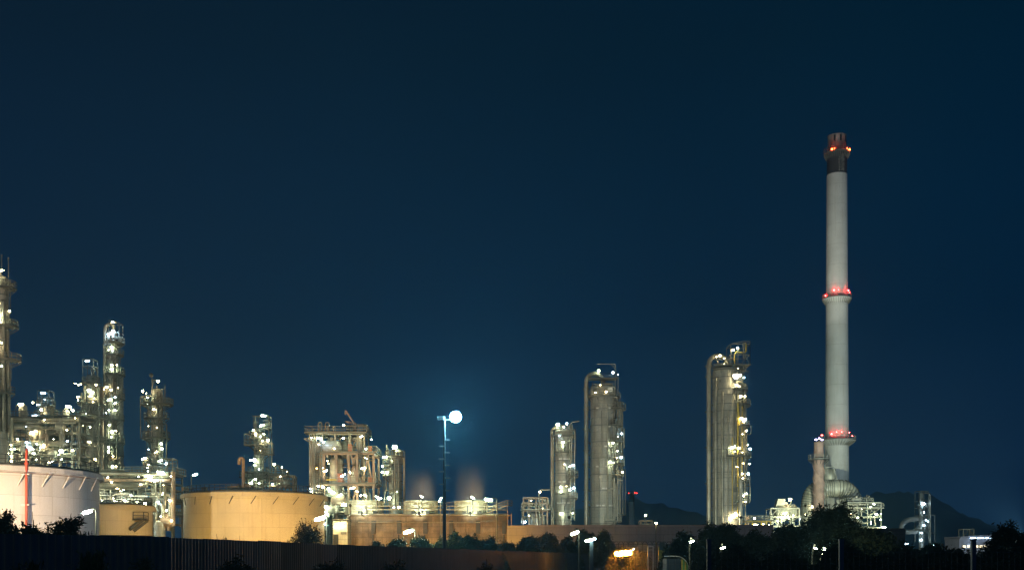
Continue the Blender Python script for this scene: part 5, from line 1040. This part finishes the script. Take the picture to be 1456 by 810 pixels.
# rough grass between camera and fences
rg = random.Random(5); m = MB()
for k in range(9000):
    y = rg.uniform(12, 60)**1.0; x = rg.uniform(-.5, .5)*y*1.0; h_ = rg.uniform(.25, .9); a = rg.uniform(0, 6.28); d = Vector((math.cos(a), math.sin(a), 0)); w = Vector((-d.y, d.x, 0))*.02; p = Vector((x, y, 0))
    m.add([p-w, p+w, p+d*h_*.15+Vector((0, 0, h_*.6))+w*.7, p+d*h_*.4+Vector((0, 0, h_)), p+d*h_*.15+Vector((0, 0, h_*.6))-w*.7], [(0, 1, 2, 3, 4)])
o = m.build('grass', M['grassm']); o['kind'] = 'stuff'

# ================================================================== steam above two fan stacks
def steam(px, w, D, ytop, ybase, label):
    s = D/F; r = w*s; z0 = EYE+(HY-ybase)*s; z1 = EYE+(HY-ytop)*s
    mt = bpy.data.materials.new('steam'); mt.use_nodes = True; nt = mt.node_tree; nt.nodes.clear(); L = nt.links.new
    out = N(nt, 'ShaderNodeOutputMaterial'); v = N(nt, 'ShaderNodeVolumePrincipled'); L(v.outputs[0], out.inputs['Volume'])
    tc = N(nt, 'ShaderNodeTexCoord'); sx = N(nt, 'ShaderNodeSeparateXYZ'); L(tc.outputs['Object'], sx.inputs[0])
    up = N(nt, 'ShaderNodeMapRange'); up.inputs[1].default_value = 0; up.inputs[2].default_value = z1-z0; up.inputs[3].default_value = 1; up.inputs[4].default_value = 0; L(sx.outputs[2], up.inputs[0])
    ln = N(nt, 'ShaderNodeVectorMath', operation='LENGTH'); mp = N(nt, 'ShaderNodeMapping'); mp.inputs['Scale'].default_value = (1, 1, 0); L(tc.outputs['Object'], mp.inputs[0]); L(mp.outputs[0], ln.inputs[0])
    rd = N(nt, 'ShaderNodeMapRange'); rd.inputs[1].default_value = r*.35; rd.inputs[2].default_value = r*.98; rd.interpolation_type = 'SMOOTHSTEP'; rd.inputs[3].default_value = 1; rd.inputs[4].default_value = 0; L(ln.outputs['Value'], rd.inputs[0])
    ns = N(nt, 'ShaderNodeTexNoise'); ns.inputs['Scale'].default_value = 1; m2 = N(nt, 'ShaderNodeMapping'); m2.inputs['Scale'].default_value = (.7, .7, .15); L(tc.outputs['Object'], m2.inputs[0]); L(m2.outputs[0], ns.inputs['Vector'])
    a = N(nt, 'ShaderNodeMath', operation='MULTIPLY'); u2 = N(nt, 'ShaderNodeMath', operation='POWER'); u2.inputs[1].default_value = 1.6; L(up.outputs[0], u2.inputs[0]); L(u2.outputs[0], a.inputs[0]); L(rd.outputs[0], a.inputs[1])
    nr = N(nt, 'ShaderNodeMapRange'); nr.inputs[1].default_value = .35; nr.inputs[2].default_value = .65; L(ns.outputs[0], nr.inputs[0])
    b = N(nt, 'ShaderNodeMath', operation='MULTIPLY'); L(a.outputs[0], b.inputs[0]); L(nr.outputs[0], b.inputs[1])
    c = N(nt, 'ShaderNodeMath', operation='MULTIPLY'); L(b.outputs[0], c.inputs[0]); c.inputs[1].default_value = .36; L(c.outputs[0], v.inputs['Density'])
    v.inputs['Color'].default_value = (.95, .85, .85, 1)
    m = MB(); m.lathe(0, 0, [(r*.9, 0), (r*1.08, z1-z0)], 24); m.add([(r*.9*math.cos(2*math.pi*k/24), r*.9*math.sin(2*math.pi*k/24), 0) for k in range(24)], [tuple(range(24))[::-1]])
    o = m.build('steam', mt); o.location = ((px-CX)*s, D, z0); o['kind'] = 'stuff'; o['label'] = label
steam(598.5, 25, 204, 662, 712, 'faint pinkish steam above the middle fan stack')
steam(669.5, 26, 204, 652, 712, 'faint pinkish steam above the right-hand fan stack')

# ================================================================== haze
HAZE = 0.0007
if HAZE:
    mt = bpy.data.materials.new('haze_air'); mt.use_nodes = True; nt = mt.node_tree; nt.nodes.clear()
    out = N(nt, 'ShaderNodeOutputMaterial'); v = N(nt, 'ShaderNodeVolumePrincipled'); v.inputs['Density'].default_value = HAZE; v.inputs['Color'].default_value = (.34, .76, 1, 1); v.inputs['Anisotropy'].default_value = .55
    nt.links.new(v.outputs[0], out.inputs['Volume'])
    m = MB(); m.box(0, 1260, 94, 4200, 2680, 190); o = m.build('haze', mt); o['kind'] = 'stuff'

# ================================================================== world, camera
w = bpy.data.worlds.new('World'); sc.world = w; w.use_nodes = True; nt = w.node_tree; L = nt.links.new
bg = nt.nodes['Background']; tc = N(nt, 'ShaderNodeTexCoord'); sx = N(nt, 'ShaderNodeSeparateXYZ'); L(tc.outputs['Generated'], sx.inputs[0])
rp = N(nt, 'ShaderNodeValToRGB'); L(sx.outputs[2], rp.inputs[0]); cr = rp.color_ramp
stops = [(0, (36, 82, 128)), (.05, (27, 69, 110)), (.11, (13, 48, 80)), (.2, (0, 34, 61)), (.3, (0, 32, 56)), (.42, (0, 28, 46)), (.7, (0, 20, 34))]
while len(cr.elements) < len(stops): cr.elements.new(.5)
for e, (p, c) in zip(cr.elements, stops): e.position = p; e.color = srgb(*c)
# the left of the sky is a touch warmer and greyer
mr = N(nt, 'ShaderNodeMapRange'); mr.inputs[1].default_value = .35; mr.inputs[2].default_value = -.5; L(sx.outputs[0], mr.inputs[0])
ad = N(nt, 'ShaderNodeMix', data_type='RGBA', blend_type='ADD'); L(mr.outputs[0], ad.inputs[0]); L(rp.outputs[0], ad.inputs[6]); ad.inputs[7].default_value = (.0032, .0012, .0012, 1)
ns = N(nt, 'ShaderNodeTexNoise'); ns.inputs['Scale'].default_value = 3; ns.inputs['Detail'].default_value = 4; mp = N(nt, 'ShaderNodeMapping'); mp.inputs['Scale'].default_value = (1, 1, 2.5); L(tc.outputs['Generated'], mp.inputs[0]); L(mp.outputs[0], ns.inputs['Vector'])
m3 = N(nt, 'ShaderNodeMapRange'); m3.inputs[1].default_value = .3; m3.inputs[2].default_value = .75; m3.inputs[3].default_value = .94; m3.inputs[4].default_value = 1.09; L(ns.outputs[0], m3.inputs[0])
L(ad.outputs[2], bg.inputs[0]); L(m3.outputs[0], bg.inputs[1])
ml = bpy.data.lights.new('cool_fill', 'SUN'); ml.energy = .03; ml.angle = R(.5); ml.color = (.75, .87, 1); mo = bpy.data.objects.new('cool_fill', ml); C.objects.link(mo); mo.rotation_euler = (R(48), 0, R(35))  # weak bluish fill added from the right to cool the towers' right sides
cam = bpy.data.cameras.new('camera'); co = bpy.data.objects.new('camera', cam); C.objects.link(co); sc.camera = co
co.location = (0, 0, EYE); co.rotation_euler = (R(90), 0, 0); cam.sensor_width = 36; cam.lens = 36*F/1456; cam.shift_y = (HY-405)/1456; cam.clip_end = 8000; cam.clip_start = .2
sc.render.engine = 'CYCLES'; cy = sc.cycles; cy.use_denoising = True; cy.max_bounces = 4; cy.diffuse_bounces = 2; cy.glossy_bounces = 2; cy.volume_bounces = 0; cy.sample_clamp_indirect = 3; cy.use_light_tree = True; cy.use_adaptive_sampling = False; cy.denoising_prefilter = 'ACCURATE'; cy.caustics_reflective = False; cy.caustics_refractive = False
cy.volume_step_rate = 2; cy.pixel_filter_type = 'BLACKMAN_HARRIS'; cy.filter_width = 1.4
sc.view_settings.view_transform = 'Standard'; sc.view_settings.look = 'None'; sc.view_settings.exposure = 0; sc.view_settings.gamma = 1
